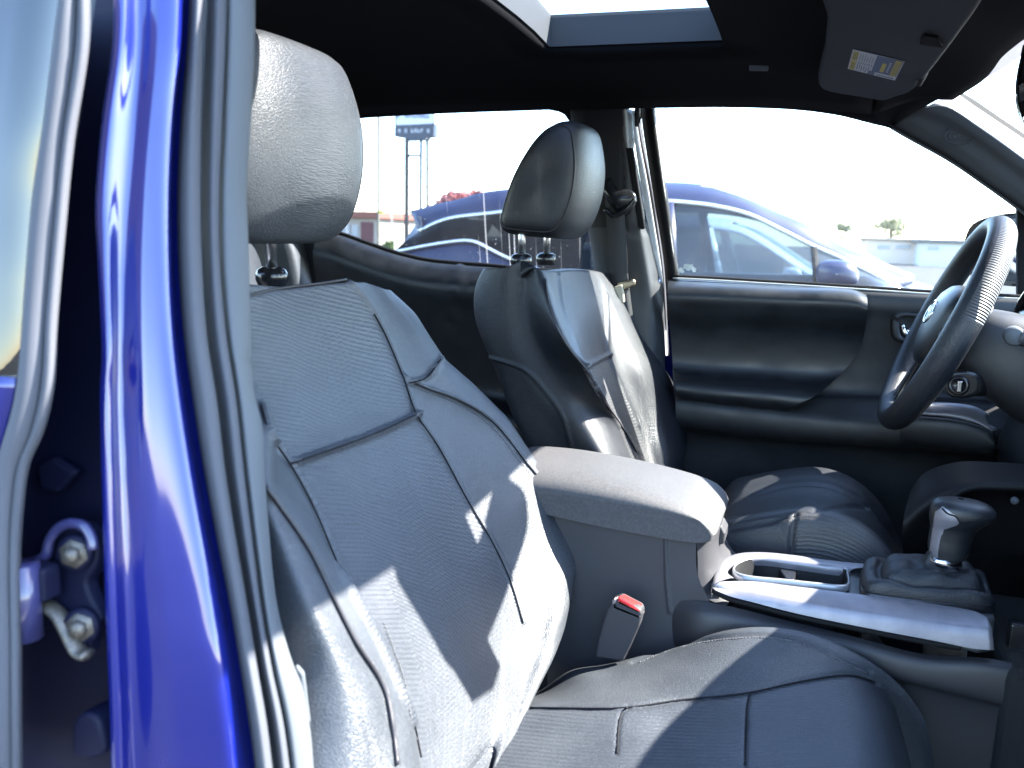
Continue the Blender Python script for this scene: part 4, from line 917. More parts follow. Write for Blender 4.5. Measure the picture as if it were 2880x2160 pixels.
grd = [([(1377, 1005), (1475, 1040), (1538, 1103), (1580, 1165), (1604, 1242), (1615, 1290)], 4, .004), ([(1534, 790), (1545, 859), (1567, 924), (1608, 990), (1650, 1040), (1692, 1116), (1750, 1200), (1790, 1270)], 4, .004),
       ([(1643, 1033), (1680, 1014), (1713, 998)], 5, .007), ([(1572, 775), (1585, 870), (1612, 950), (1643, 1033), (1690, 1120), (1740, 1200)], 4, .004), ([(1705, 830), (1708, 900), (1712, 995), (1745, 1080), (1795, 1200)], 4, .004)]
dback, Rd = seat_body('backrest', DP, [e00, e0, e1, e15, e2, e3, e4, e5, e6, e7, e8], zsd, 200, M['leather_shaded'], dseat, grd, 1, top=((.02, .010), (.04, .013), (.065, .006)), nrow=200, smooth_k=60, wts=[0, 0, 0, .15, .6, 1, 1, 1, .8, .5, .1])
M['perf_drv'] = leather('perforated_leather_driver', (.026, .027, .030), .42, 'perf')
dpoly = [(1643, 1033), (1713, 998), (1745, 1080), (1795, 1200), (1840, 1330), (1790, 1330), (1740, 1200), (1690, 1120)]
fill_mat(dback, Rd, lambda Q: inpoly(Q, dpoly).astype(int), M['perf_drv'])
tube('piping', on_surf(Rd, [(1534, 790), (1545, 859), (1567, 924), (1608, 990), (1650, 1040), (1692, 1116), (1750, 1200), (1790, 1270)], 50, .001), .0016, M['piping'], dback, 6)
dhr, Rh = headrest(dseat, 0.0, .372, 0.0, .128, M['leather_shaded'])
posts(dseat, .0, .372, 1.352, 1.44, .085)
# cushion of the driver's seat
dc = [(2000, 1460), (2050, 1390), (2120, 1370), (2220, 1354), (2300, 1350), (2380, 1372), (2440, 1410), (2490, 1465), (2530, 1540), (2560, 1620)]
ic = cr([onY(x, y, .36) for x, y in dc], 40)
ic[:, 2] = np.minimum(ic[:, 2], 2)
rowsd = [shiftc(ic, .14, -.05), shiftc(ic, .10, .0), shiftc(ic, .03, .005), list(ic), shiftc(ic, -.03, -.004), shiftc(ic, -.05, -.012), shiftc(ic, -.10, -.016), shiftc(ic, -.16, -.014), shiftc(ic, -.20, .004), shiftc(ic, -.235, .0), shiftc(ic, -.25, -.05), shiftc(ic, -.25, -.14)]
R = np.stack([cr(r, 120) for r in rowsd]); R = np.stack([cr(R[:, j], 110) for j in range(120)], 1)
grc = [([(2050, 1490), (2150, 1470), (2260, 1442), (2370, 1425), (2440, 1428)], 5, .005), ([(2236, 1445), (2228, 1500), (2226, 1560)], 5, .006), ([(2040, 1420), (2120, 1392), (2220, 1366), (2320, 1366), (2400, 1400), (2460, 1450)], 3.5, .004)]
R = relief(R, grc, -1); dcush = grid('seat_cushion', R, M['leather_shaded'], dseat)
fill_mat(dcush, R, lambda Q: inpoly(Q, [(2230, 1450), (2370, 1425), (2440, 1428), (2530, 1540), (2600, 1700), (2228, 1700)]).astype(int), M['perf_drv'])
box('seat_base', (.45, .38, .64), (.46, .40, .14), M['plastic'], dseat, .02)
# driver's belt buckle standing between the seat and the console
bk = pxY([(2115, 1560), (2140, 1545), (2178, 1524), (2236, 1520), (2258, 1528), (2266, 1545), (2266, 1580), (2120, 1580)], .13)
bb = prism('belt_buckle', bk, (0, .04, 0), M['plastic_gloss'], dseat, .005)
tube('buckle_slot', pxY([(2226, 1572), (2262, 1542)], .128), .0025, M['grey_trim'], bb, 6)

phr, Rp = headrest(pseat, -.147, -.414, -.010, .147, M['leather'], tilt=4, scale=1.06)
posts(pseat, -.150, -.418, 1.334, 1.45, .088)

# ---------------------------------------------------------------- rear bench seat
rseat = empty('seat', T, (-.9, 0, .55)); tag(rseat, 'black leather rear bench seat behind the front seats')
def puff(name, x0, y0, y1, z0, z1, th, tilt, parent, mat_):
    ny_, nz_ = 24, 24; R = []
    for i, v in enumerate(np.linspace(0, 1, nz_)):
        row = []
        for u in np.linspace(-1, 1, ny_): 
            b = (1-abs(u)**6)*(1-abs(2*v-1)**6); row.append((x0+th*b**.4+(1-v)*(z1-z0)*tan(radians(tilt)), y0+(u+1)/2*(y1-y0), z0+v*(z1-z0)))
        R.append(row)
    return grid(name, R, mat_, parent)
for (a, b) in ((-.62, -.17), (-.16, .16), (.17, .60)):
    puff('backrest', -.86, a, b, .85, 1.40, .07, 14, rseat, M['leather'])
puff('seat_bolster', -.80, .60, .70, .85, 1.42, .08, 8, rseat, M['leather'])
for y in (-.40, .38):
    headrest(rseat, -.83, y, .09, .12, M['leather_shaded'], tilt=0, scale=.8, seam=False)
    tube('headrest_post', [(-.81, y-.05, 1.38), (-.80, y-.05, 1.48)], .006, M['chrome'], rseat); tube('headrest_post', [(-.81, y+.05, 1.38), (-.80, y+.05, 1.48)], .006, M['chrome'], rseat)
box('seat_cushion', (-.55, 0, .83), (.5, 1.24, .14), M['leather_shaded'], rseat, .04)

# ---------------------------------------------------------------- center console
con = empty('center_console', T, (.4, 0, .7))
# arm rest lid
def rr_box(x0, x1, y0, y1, z0, z1, n=40):
    pass
TOPZ = 1.045
lx = [.075, .10, .16, .25, .34, .400, .428, .440]
lz = [1.020, 1.044, 1.050, 1.046, 1.036, 1.022, 1.000, .975]
def lid_profile(y):                # bottom/top outline in x-z at lateral y
    return np.array([(.085, .992), (.078, 1.004), (.080, 1.028), (.10, 1.044), (.16, 1.050), (.25, 1.046), (.34, 1.034), (.400, 1.018), (.430, .998), (.438, .986), (.435, .976), (.418, .971), (.30, .974), (.18, .984)])
R = []
for t in np.sin(np.linspace(-pi/2, pi/2, 33)):
    P2 = cr(lid_profile(0), 80, True); c2_ = P2.mean(0); k = (max(0., 1-abs(t)**3.6))**(1/2.0); kx = (max(0., 1-abs(t)**7))**(1/2.2)
    zf = (P2[:, 1]-c2_[1])
    R.append(np.stack([c2_[0]+(P2[:, 0]-c2_[0])*(.955+.045*kx), np.full(80, -.005+t*.108), c2_[1]-.002*(1-k)+zf*np.where(zf > 0, .28+.72*k, .93+.07*kx)], 1))
R = np.array(R)
M['armrest'] = mat('armrest_vinyl', (.044, .044, .048), .55, bump=[(1300, .45, .0008), (300, .12, .001)], colvar=(260, (.070, .070, .073)), roughvar=.05)
autosmooth(mk('armrest_lid', R.reshape(-1, 3), gridF(33, 80, True)+[tuple(range(80)), tuple(32*80+k for k in range(80))[::-1]], M['armrest'], con), 38)
lt = prism('lid_latch', [(.436, -.025, .975), (.444, -.025, .962), (.444, -.025, .945), (.432, -.025, .940), (.428, -.025, .97)], (0, .05, 0), M['console'], con, .004)
# console box under the lid (near face in view), seams
def cyl(pts, y): return np.array([[p[0], y, p[1]] for p in pts])
sideP = [(.02, .972), (.10, .972), (.20, .966), (.30, .955), (.40, .944)]
face = [pxY([(1560, 1400), (1604, 1440), (1700, 1455), (1800, 1468), (1930, 1484), (1958, 1490)], -.098), pxY([(1560, 1600), (1604, 1600), (1700, 1610), (1800, 1620), (1930, 1620), (1962, 1615)], -.104), pxY([(1540, 1760), (1604, 1760), (1700, 1770), (1800, 1780), (1930, 1740), (1990, 1680)], -.110), pxY([(1540, 1960), (1604, 1960), (1700, 1960), (1800, 1960), (1930, 1940), (2100, 1900)], -.118)]
R = np.stack([cr(c, 90) for c in face]); R = np.stack([cr(R[:, j], 80) for j in range(90)], 1)
R = relief(R, [([(1873, 1490), (1873, 1560), (1876, 1640), (1884, 1720)], 3, .004)], 1)
cb = grid('console_box', R, M['console'], con)
# front face of the box: sunlit upright running down into the deck
ff = [pxY([(1958, 1508), (1962, 1560), (1966, 1640), (1985, 1680), (2040, 1705)], -.100), pxY([(1985, 1502), (1985, 1560), (1990, 1620), (2008, 1660), (2052, 1690)], -.09)]
ff2 = [onY(2018, 1490, -.05), onY(2014, 1540, -.05), onY(2020, 1580, -.05), onY(2034, 1610, -.05), onY(2060, 1640, -.05)]
ff3 = [p+np.array([.0, .12, .0]) for p in ff2]
loft('console_front', [ff[0], ff[1], ff2, ff3], 30, M['console'], cb, cols=20)
# long lower side panel of the console, running forward
lw = [pxY([(1962, 1690), (2050, 1705), (2200, 1742), (2400, 1790), (2600, 1840), (2780, 1852), (2960, 1890)], -.112), pxY([(1962, 1730), (2050, 1740), (2200, 1770), (2400, 1815), (2600, 1862), (2780, 1872), (2960, 1910)], -.125), pxY([(1962, 1820), (2050, 1830), (2200, 1860), (2400, 1880), (2500, 1902), (2780, 1970), (2960, 2010)], -.128), pxY([(1962, 1836), (2050, 1846), (2200, 1876), (2400, 1894), (2500, 1914), (2780, 1982), (2960, 2022)], -.118), pxY([(1962, 2100), (2050, 2100), (2200, 2120), (2400, 2140), (2500, 2160), (2780, 2200), (2960, 2240)], -.11)]
lw = [np.vstack([[onY(1860, q[0], -.100)], c]) for q, c in zip(((1690,), (1730,), (1820,), (1836,), (2100,)), lw)]
M['console_dark'] = mat('console_lower_plastic', (.022, .022, .025), .5, bump=[(1000, .25, .0005)])
loft('console_side', lw, 60, M['console_dark'], con, cols=50)
# silver surround: near rail
n0 = [onZ(x, y, .915) for x, y in ((2003, 1642), (2050, 1638), (2120, 1638), (2236, 1652), (2460, 1680), (2640, 1704), (2740, 1722), (2774, 1738))]   # inner top edge
n1 = pxY([(2002, 1650), (2060, 1662), (2120, 1668), (2236, 1690), (2460, 1726), (2640, 1752), (2740, 1764), (2790, 1770)], -.112)   # crease
n2 = pxY([(2002, 1654), (2050, 1674), (2120, 1692), (2236, 1722), (2460, 1768), (2640, 1802), (2740, 1822), (2796, 1826)], -.118)   # lower edge
n3 = np.array(n2)+np.array([0, .012, -.004])
n0, n1, n2, n3 = [cr(np.array(c), 60) for c in (n0, n1, n2, n3)]
n1a, n1b = n1+(n0-n1)*.14, n1+(n2-n1)*.10
sr = loft('console_surround', [n0+np.array([0, .006, -.012]), n0, (n0+n1)/2+np.array([0, 0, .0015]), n1a, (n1a+n1b)/2*.5+n1*.5, n1b, (n1+n2)/2+np.array([0, -.001, 0]), n2, n3], 60, M['silver'], con, thick=.003)
autosmooth(sr, 32)
# front end of the rail curving down
# front end of the rail wraps round the corner
# dark reveal under the rail
tube('reveal_strip', cr(pxY([(2004, 1660), (2050, 1684), (2120, 1702), (2236, 1732), (2460, 1778), (2640, 1812), (2704, 1822)], -.116), 40), .004, M['rubber_black'], con, 6)
# deck: far rail, rear cross piece, insert with cup holder
Zd = lambda x: .962 - .13*(x-.45)*.35
def deck(x, y, dz=0): return np.array([x, y, .913+dz])
def onD(px, py, dz=0): return onP(px, py, deck(.45, 0, dz), (0, 0, 1))
outer = [(2003, 1650), (2012, 1610), (2030, 1576), (2080, 1558), (2150, 1556), (2240, 1565), (2340, 1580), (2470, 1594), (2560, 1604)]
inner_ = [(2066, 1628), (2046, 1610), (2052, 1590), (2085, 1574), (2140, 1570), (2240, 1582), (2340, 1596), (2378, 1600), (2392, 1604)]
R0 = cr([onD(*p) for p in outer], 60); R1 = cr([onD(p[0], p[1], .003) for p in inner_], 60)
loft('console_surround', [R0+np.array([0, .004, -.02]), R0, (R0+R1)/2+np.array([0, 0, .004]), R1, R1+np.array([0, 0, -.012])], 60, M['silver'], con, cols=24)
hole = cr([onD(*p) for p in ((2066, 1606), (2085, 1586), (2140, 1573), (2240, 1586), (2340, 1600), (2376, 1606), (2380, 1616), (2382, 1646), (2370, 1652), (2300, 1646), (2200, 1635), (2110, 1626), (2078, 1618))], 64, True)
well = [hole+np.array([0, 0, .003]), hole, hole.mean(0)+(hole-hole.mean(0))*.97+np.array([0, 0, -.02]), hole.mean(0)+(hole-hole.mean(0))*.94+np.array([0, 0, -.08])]
wl = grid('cup_holder', [np.vstack([r, r[:1]]) for r in well], M['plastic'], con); mk('cup_holder_floor', well[-1], [tuple(range(64))], M['rubber_black'], wl, False)
ho = hole.mean(0)+(hole-hole.mean(0))*np.array([1.035, 1.10, 1]); 
M['satin_rim'] = mat('satin_rim', (.33, .34, .35), .38, metal=.6)
grid('cup_holder_rim', [np.vstack([r, r[:1]]) for r in (ho+np.array([0, 0, -.006]), ho+np.array([0, 0, .003]), (ho+hole)/2+np.array([0, 0, .005]), hole+np.array([0, 0, .003]))], M['satin_rim'], wl)
prism('cup_divider', [onD(2190, 1598, -.01), onD(2240, 1604, -.01), onD(2236, 1630, -.01), onD(2214, 1632, -.01)], (0, 0, -.03), M['plastic_gloss'], wl, .003)
# deck plate between the rails
dk = [onD(2040, 1640, -.006), onD(2030, 1600, -.006), onD(2080, 1562, -.006), onD(2240, 1572, -.006), onD(2560, 1606, -.006), onD(2760, 1640, -.006), onD(2790, 1700, -.006), onD(2770, 1735, -.006), onD(2640, 1708, -.006), onD(2236, 1655, -.006)]
# ring-shaped deck: outer loop to the cup-holder loop
DL = lin(np.vstack([dk, dk[:1]]), 65)[:-1]; 
k0 = int(np.argmin(np.linalg.norm(DL-hole[0], axis=1))); DL = np.roll(DL, -k0, 0)
a_ = np.array([atan2(p[1]-hole.mean(0)[1], (p[0]-hole.mean(0)[0])*.35) for p in hole]); b_ = np.array([atan2(p[1]-hole.mean(0)[1], (p[0]-hole.mean(0)[0])*.35) for p in DL])
DL = DL[[int(np.argmin(np.abs(np.angle(np.exp(1j*(b_-a)))))) for a in a_]]
M['deck'] = mat('console_deck', (.07, .072, .076), .42, bump=[(1200, .2, .0004)])
# shifter plate ring and boot
plate = cr([onD(2428, 1606, .002), onD(2440, 1600, .002), (onD(2560, 1606, .002)), onD(2740, 1628, .002), onD(2764, 1640, .002), onD(2786, 1690, .002), onD(2790, 1712, .002), onD(2700, 1706, .002), onD(2560, 1690, .002), onD(2436, 1670, .002), onD(2424, 1656, .002)], 48, True)
dpp = prism('console_deck', [p+np.array([0, 0, -.004]) for p in (onD(2386, 1603), onD(2440, 1594), onD(2600, 1608), onD(2745, 1622), onD(2790, 1690), onD(2800, 1730), onD(2764, 1735), onD(2640, 1706), onD(2386, 1662))], (0, 0, -.05), M['deck'], con, .004)
sh = empty('gear_shifter', T, tuple(plate.mean(0)))
kb = onY(2655, 1575, -.005)                      # foot of the lever
b0 = plate; 
loops = []
pc = plate.mean(0)
for f_, dz, wob in ((1.0, .001, 0), (1.0, .010, 0), (.96, .018, .0015), (.86, .021, .002), (.80, .015, .001), (.77, .014, 0), (.74, .024, .001), (.64, .034, .002), (.48, .036, .002), (.36, .034, .001), (.27, .040, .001), (.20, .056, 0), (.17, .066, 0)):
    L_k = []
    for i, p in enumerate(plate):
        base = p*f_ + (np.array([kb[0], kb[1], pc[2]]) if f_ < .95 else pc)*(1-f_)
        L_k.append(base+np.array([0, 0, dz + wob*sin(i*2*pi/48*5+f_*9) + wob*.7*sin(i*2*pi/48*9+1)]))
    loops.append(np.array(L_k))
RR = np.array([np.vstack([l, l[:1]]) for l in loops]); RR = np.stack([cr(RR[:, j], 40) for j in range(49)], 1)
grid('shift_boot', RR, M['leather_shaded'], sh)
prl = [plate.mean(0)+(plate-plate.mean(0))*1.03+np.array([0, 0, -.006]), plate.mean(0)+(plate-plate.mean(0))*1.03+np.array([0, 0, .003]), plate+np.array([0, 0, .004]), plate*.97+plate.mean(0)*.03+np.array([0, 0, -.002])]
grid('boot_frame', [np.vstack([r, r[:1]]) for r in prl], M['plastic_gloss'], sh)
# chrome collar and knob (sections up the lever, leaning to the rear)
def sect(px, py, a_, b_, n=32, y=-.005, sq=.85, tiltx=.0):
    c = onY(px, py, y); return [c+np.array([np.sign(cos(t))*abs(cos(t))**sq*a_, np.sign(sin(t))*abs(sin(t))**sq*b_, tiltx*cos(t)*a_]) for t in np.linspace(0, 2*pi, n+1)]
grid('chrome_collar', [sect(2657, 1588, .0215, .020), sect(2655, 1584, .0245, .0225), sect(2653, 1566, .0235, .022), sect(2652, 1562, .021, .02)], M['chrome'], sh)
kR = [sect(2664, 1564, .024, .0215), sect(2668, 1540, .0275, .023), sect(2674, 1510, .0285, .0235), sect(2683, 1482, .031, .025, tiltx=.05), sect(2698, 1464, .0385, .028, tiltx=.10), sect(2706, 1450, .0425, .030, tiltx=.06), sect(2709, 1436, .0430, .030), sect(2708, 1424, .0405, .0285), sect(2706, 1413, .034, .024), sect(2704, 1406, .022, .016), sect(2703, 1403, .004, .003)]
kR = np.array(kR); kR = np.stack([cr(kR[:, j], 140) for j in range(33)], 1); kR = np.stack([cr(r[:-1], 160, True) for r in kR]); kR = np.concatenate([kR, kR[:, :1]], 1)
knob = grid('shift_knob', kR, M['plastic_soft'], sh)
M['knob_silver'] = M['silver']
# silver side strip on the rear of the grip
sil_pts = [[(2628, 1566), (2629, 1520), (2634, 1478), (2650, 1442)], [(2638, 1568), (2640, 1520), (2650, 1488), (2668, 1458)], [(2642, 1568), (2647, 1518), (2664, 1484), (2696, 1470)]]
def push(pts, y0, lift): return [onY(x, y, y0) for x, y in pts]
fill_mat(knob, kR, lambda Q: (inpoly(Q, [(2610, 1568), (2637, 1570), (2643, 1520), (2655, 1490), (2690, 1478), (2699, 1470), (2694, 1456), (2652, 1424), (2630, 1440)])).astype(int), M['silver'])
tube('knob_seam', on_surf(kR, [(2650, 1430), (2664, 1444), (2690, 1454), (2700, 1470), (2740, 1466), (2780, 1460)], 40, .0006), .0012, M['rubber_black'], knob, 6)
M['knob_top'] = mat('knob_top', (.035, .036, .045), .3)

# passenger belt buckle
bq = [(1722, 1692), (1742, 1684), (1800, 1714), (1806, 1728), (1798, 1762), (1770, 1826), (1752, 1862), (1672, 1850), (1680, 1800), (1706, 1720)]
buck = prism('belt_buckle', pxY(bq, -.190), (0, .026, 0), M['console'], pseat, .004)
tc_ = pxY([(1728, 1690), (1744, 1683), (1796, 1711), (1800, 1726), (1786, 1728), (1726, 1702)], -.193)
M['buckle_rim'] = mat('buckle_top', (.20, .16, .15), .35)
bt_ = [(1720, 1690), (1742, 1682), (1800, 1712), (1806, 1730), (1796, 1742), (1724, 1712)]
top3d = [onY(x, y, -.190+.024*(0 if k in (0, 4, 5) else 1)) for k, (x, y) in enumerate(bt_)]
prism('buckle_top', top3d, (.004, 0, .006), M['buckle_rim'], buck, .002)
rt = [(1730, 1693), (1744, 1688), (1794, 1714), (1796, 1730), (1788, 1734), (1732, 1706)]
prism('release_button', [onY(x, y, -.190+.018*(0 if k in (0, 4, 5) else 1)) + np.array([.003, 0, .005]) for k, (x, y) in enumerate(rt)], (.003, 0, .005), M['red'], buck, .0015)

# ---------------------------------------------------------------- near B pillar, rear door edge, hinge
jb = empty('door_pillar', T, (.0, -.76, .9))
def vn(px, py, Y):                   # near side body planes, leaning inward towards the roof
    Yq = Y-.05
    for _ in range(6): z = onY(px, py, Yq)[2]; Yq = Y-.05 + .13*max(0, z-1.05)
    return onY(px, py, Yq)
def vc(pts, Y): return [vn(x, y, Y) for x, y in pts]
lipL = [(322, -60), (319, 124), (289, 341), (271, 582), (276, 700), (283, 853), (289, 1004), (284, 1100), (292, 1447), (301, 1737), (313, 2026), (318, 2220)]
bnd = [(530, -60), (521, 124), (503, 341), (494, 552), (497, 733), (512, 944), (538, 1129), (570, 1331), (608, 1534), (642, 1708), (671, 1881), (695, 2032), (720, 2220)]
m1 = [(395, -60), (390, 124), (375, 341), (352, 582), (340, 733), (337, 900), (335, 1100), (345, 1400), (360, 1700), (375, 2030), (385, 2220)]
m2 = [(505, -60), (500, 124), (480, 341), (470, 552), (470, 733), (480, 944), (500, 1129), (530, 1331), (565, 1534), (596, 1708), (622, 1881), (642, 2032), (662, 2220)]
lip0 = [(x-4, y) for x, y in lipL]
R = np.stack([cr(vc(c, y), 90) for c, y in ((lip0, -.765), (lip0, -.795), (lipL, -.806), ([(x+22, y) for x, y in lipL], -.806), (m1, -.792), ([((a[0]*.5+b[0]*.5), (a[1]+b[1])/2) for a, b in zip(cr(np.array(m1, float), 13), cr(np.array(m2, float), 13))], -.790), (m2, -.782), ([(x-8, y) for x, y in bnd], -.760), ([(x+12, y) for x, y in bnd], -.752))])
R = np.stack([cr(R[:, j], 60) for j in range(90)], 1)
grid('pillar_panel', R, M['paint'], jb, thick=.003, off=-1)
tag(jb, 'glossy blue painted door pillar')
# recess behind: dark jamb wall
rec = [vc([(-40, -60), (-40, 500), (-60, 1000), (-60, 1500), (-60, 2220)], -.80), vc([(120, -60), (80, 500), (60, 1000), (40, 1500), (40, 2220)], -.765), vc([(350, -60), (300, 500), (300, 1000), (310, 1500), (340, 2220)], -.755)]
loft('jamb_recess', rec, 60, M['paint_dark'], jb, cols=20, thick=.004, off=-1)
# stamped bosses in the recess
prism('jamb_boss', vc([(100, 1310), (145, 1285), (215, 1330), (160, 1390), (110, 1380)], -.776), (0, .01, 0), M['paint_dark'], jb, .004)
# weatherstrip and pillar trim
tr0 = [(718, -60), (717, 124), (702, 401), (690, 552), (699, 560), (701, 823), (714, 1095), (747, 1158), (747, 1360), (758, 1505), (776, 1679), (802, 1795), (822, 1876), (848, 1910), (871, 2038), (890, 2220)]
tr0 = [(718, -60), (717, 124), (702, 401), (694, 552), (700, 700), (703, 823), (714, 1095), (738, 1200), (747, 1360), (758, 1505), (776, 1679), (802, 1795), (826, 1870), (850, 1930), (871, 2038), (890, 2220)]
w1 = [(580, -60), (574, 124), (568, 341), (566, 552), (570, 733), (584, 944), (612, 1129), (636, 1331), (668, 1534), (698, 1708), (726, 1881), (752, 2032), (775, 2220)]
w2 = [(600, -60), (592, 124), (584, 341), (582, 552), (586, 733), (602, 944), (630, 1129), (652, 1331), (684, 1534), (712, 1708), (742, 1881), (768, 2032), (790, 2220)]
w3 = [(640, -60), (636, 124), (628, 341), (620, 552), (622, 733), (640, 944), (668, 1129), (690, 1331), (715, 1534), (738, 1708), (768, 1881), (800, 2032), (825, 2220)]
seal0 = np.stack([cr(vc(c, y), 90) for c, y in ((bnd, -.748), ([(x+14, y) for x, y in bnd], -.766), ([(x*.45+a*.55, y) for (x, y), (a, _) in zip(bnd, w1)], -.772), ([(x-8, y) for x, y in w1], -.764), (w1, -.750))])
seal0 = np.stack([cr(seal0[:, j], 24) for j in range(90)], 1)
ws = grid('weather_strip', seal0, M['rubber'], jb, thick=.003, off=-1)
sl2 = np.stack([cr(vc(c, y), 90) for c, y in (([(x+3, y) for x, y in w1], -.742), ([((x+a)/2+4, y) for (x, y), (a, _) in zip(w1, w3)], -.752), ([(x-3, y) for x, y in w3], -.744))]); sl2 = np.stack([cr(sl2[:, j], 16) for j in range(90)], 1)
grid('weather_strip_lip', sl2, M['rubber'], ws, thick=.003, off=-1)
tr = np.stack([cr(vc(c, y), 120) for c, y in (([(x-2, y) for x, y in w3], -.734), ([(x+12, y) for x, y in w3], -.742), ([((x+a)/2+6, y) for (x, y), (a, _) in zip(cr(np.array(w3, float), 40), cr(np.array(tr0, float), 40))], -.734), ([(x-6, y) for x, y in tr0], -.722), (tr0, -.708))])
tr = np.stack([cr(tr[:, j], 40) for j in range(120)], 1); tr = relief(tr, [([(655, 1022), (710, 1010)], 3, .003)], 1)
pt = grid('pillar_trim', tr, M['grey_trim'], jb, thick=.003, off=-1)
loft('pillar_trim_return', [tr[-1], tr[-1]+np.array([-.06, .035, 0]), tr[-1]+np.array([-.14, .04, 0])], 90, M['grey_trim'], pt, cols=8)
prism('trim_tab', vc([(826, 1868), (850, 1896), (868, 2040), (850, 2040), (830, 1900)], -.706), (0, .006, 0), M['grey_trim'], pt, .003)

# rear (near) door: glass, frame strip, skin
nd = empty('rear_door', T, (-.15, -.86, .9))
se = [(244, -60), (241, 124), (199, 401), (175, 643), (154, 884), (142, 1095), (113, 1216), (75, 1303), (58, 1418), (49, 1563), (51, 1800), (52, 2026), (54, 2220)]
si = [(180, -60), (157, 124), (130, 341), (99, 552), (78, 793), (57, 1064), (40, 1158), (0, 1300), (-14, 1418), (-18, 1563), (-14, 1800), (-12, 2026), (-10, 2220)]
sg_ = [(212, -60), (205, 124), (170, 401), (146, 643), (124, 884), (108, 1095), (82, 1216), (44, 1320), (30, 1440), (24, 1600), (28, 1800), (30, 2026), (32, 2220)]
def fxs(P, n): return cr(vc(P[0], P[1]), n)
ds = np.stack([cr(vc(c, y), 100) for c, y in (([(x+2, y) for x, y in se], -.80), (se, -.835), ([(x-10, y) for x, y in se], -.846), (sg_, -.838), ([(x-4, y) for x, y in sg_], -.846), ([(x+10, y) for x, y in si], -.852), (si, -.846))])
ds = np.stack([cr(ds[:, j], 44) for j in range(100)], 1)
dpx = grid('door_edge_trim', ds, M['rubber'], nd, thick=.002, off=-1)
tube('edge_groove', cr(vc(sg_, -.8385), 90), .0028, M['rubber_black'], dpx, 6)
gl0 = cr(vc([(x+4, y) for x, y in si], -.842), 90); gl1 = gl0+np.array([-.35, -.03, .0]); gl2 = gl0+np.array([-.75, -.03, 0])
up_i = int(np.argmin(np.abs(proj(gl0)[:, 1]-1120)))
loft('window_glass', [gl0[:up_i], gl1[:up_i], gl2[:up_i]], 60, M['glass_dark'], nd, cols=20, thick=.004)
loft('door_skin', [gl0[up_i-2:]+np.array([0, -.004, 0]), gl1[up_i-2:]+np.array([0, -.02, 0]), gl2[up_i-2:]+np.array([0, -.02, 0])], 40, M['paint'], nd, cols=20, thick=.004)
# interior lining of the near rear door: keeps the cab closed on this side
loft('door_panel', [gl0[:up_i]+np.array([-.02, .05, 0]), gl1[:up_i]+np.array([0, .06, 0])], 30, M['plastic_soft'], nd)
# door hinge: arm, two lobes, bolts
M['hinge_paint'] = mat('hinge_paint', (.03, .03, .09), .3, coat=.6)
hg = empty('hinge', jb, (0, -.79, 1.0))
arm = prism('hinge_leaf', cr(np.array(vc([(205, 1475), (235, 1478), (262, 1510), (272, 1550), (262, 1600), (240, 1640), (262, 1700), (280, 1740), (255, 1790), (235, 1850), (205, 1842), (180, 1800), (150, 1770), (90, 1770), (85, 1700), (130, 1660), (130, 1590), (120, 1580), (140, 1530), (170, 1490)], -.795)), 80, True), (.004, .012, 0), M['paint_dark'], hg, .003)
tube('hinge_rib', cr(vc([(50, 1590), (90, 1582), (128, 1562), (140, 1520), (165, 1486), (205, 1472), (238, 1482), (258, 1515), (262, 1545)], -.803), 40), .0045, M['hinge_paint'], hg, 8)
tube('hinge_rib', cr(vc([(85, 1712), (130, 1704), (170, 1735), (195, 1780), (225, 1835), (248, 1842)], -.806), 40), .008, M['steel'], hg, 8, flat=.5)
lathe('hinge_knuckle', [(0, -.03), (.014, -.03), (.014, .03), (0, .03)], M['hinge_paint'], hg, vn(62, 1690, -.825), (0, 0, 1), 18)
box('hinge_arm', vn(100, 1630, -.812), (.035, .02, .028), M['paint_dark'], hg, .004)
for (x, y) in ((210, 1556), (228, 1762)):
    c = vn(x, y, -.803); bl = lathe('hinge_bolt', [(0, .010), (.006, .010), (.007, .004), (.007, .003), (.0115, .003), (.0125, 0)], M['steel'], hg, c, (.35, -1, .05), 6)
    lathe('bolt_washer', [(.006, .002), (.0135, .002), (.0145, -.002)], M['paint_dark'], bl, c, (.35, -1, .05), 20)
prism('door_check', cr(np.array(vc([(200, 2080), (205, 2030), (232, 2005), (268, 2020), (285, 2060), (290, 2120), (205, 2130)], -.80)), 30, True), (.004, .03, .0), M['paint_dark'], jb, .008)
# sill and lower body under the pillar
loft('rocker', [[(x, -.74, .60) for x in np.linspace(-1.4, 1.4, 8)], [(x, -.86, .58) for x in np.linspace(-1.4, 1.4, 8)], [(x, -.88, .42) for x in np.linspace(-1.4, 1.4, 8)]], 16, M['paint'], T, cols=10, thick=.01)

# ================================================================== OUTSIDE
M['asphalt'] = mat('asphalt', (.036, .036, .038), .9, spec=.2, bump=[(60, .4, .01)], colvar=(.8, (.050, .049, .048)))
gnd = grid('ground', [[(x, y, 0) for x in np.linspace(-900, 900, 9)] for y in np.linspace(-900, 900, 9)], M['asphalt']); tag(gnd, kind='structure')
M['line'] = mat('bay_line_paint', (.7, .7, .68), .6)
V, F = join([([(x, y, .004), (x+5.2, y, .004), (x+5.2, y+.1, .004), (x, y+.1, .004)], [(0, 1, 2, 3)]) for x in (-1.8,) for y in (-1.5, 1.4, 4.6, 7.6)])
bl_ = mk('bay_markings', V, F, M['line'], None, False); tag(bl_, kind='structure')

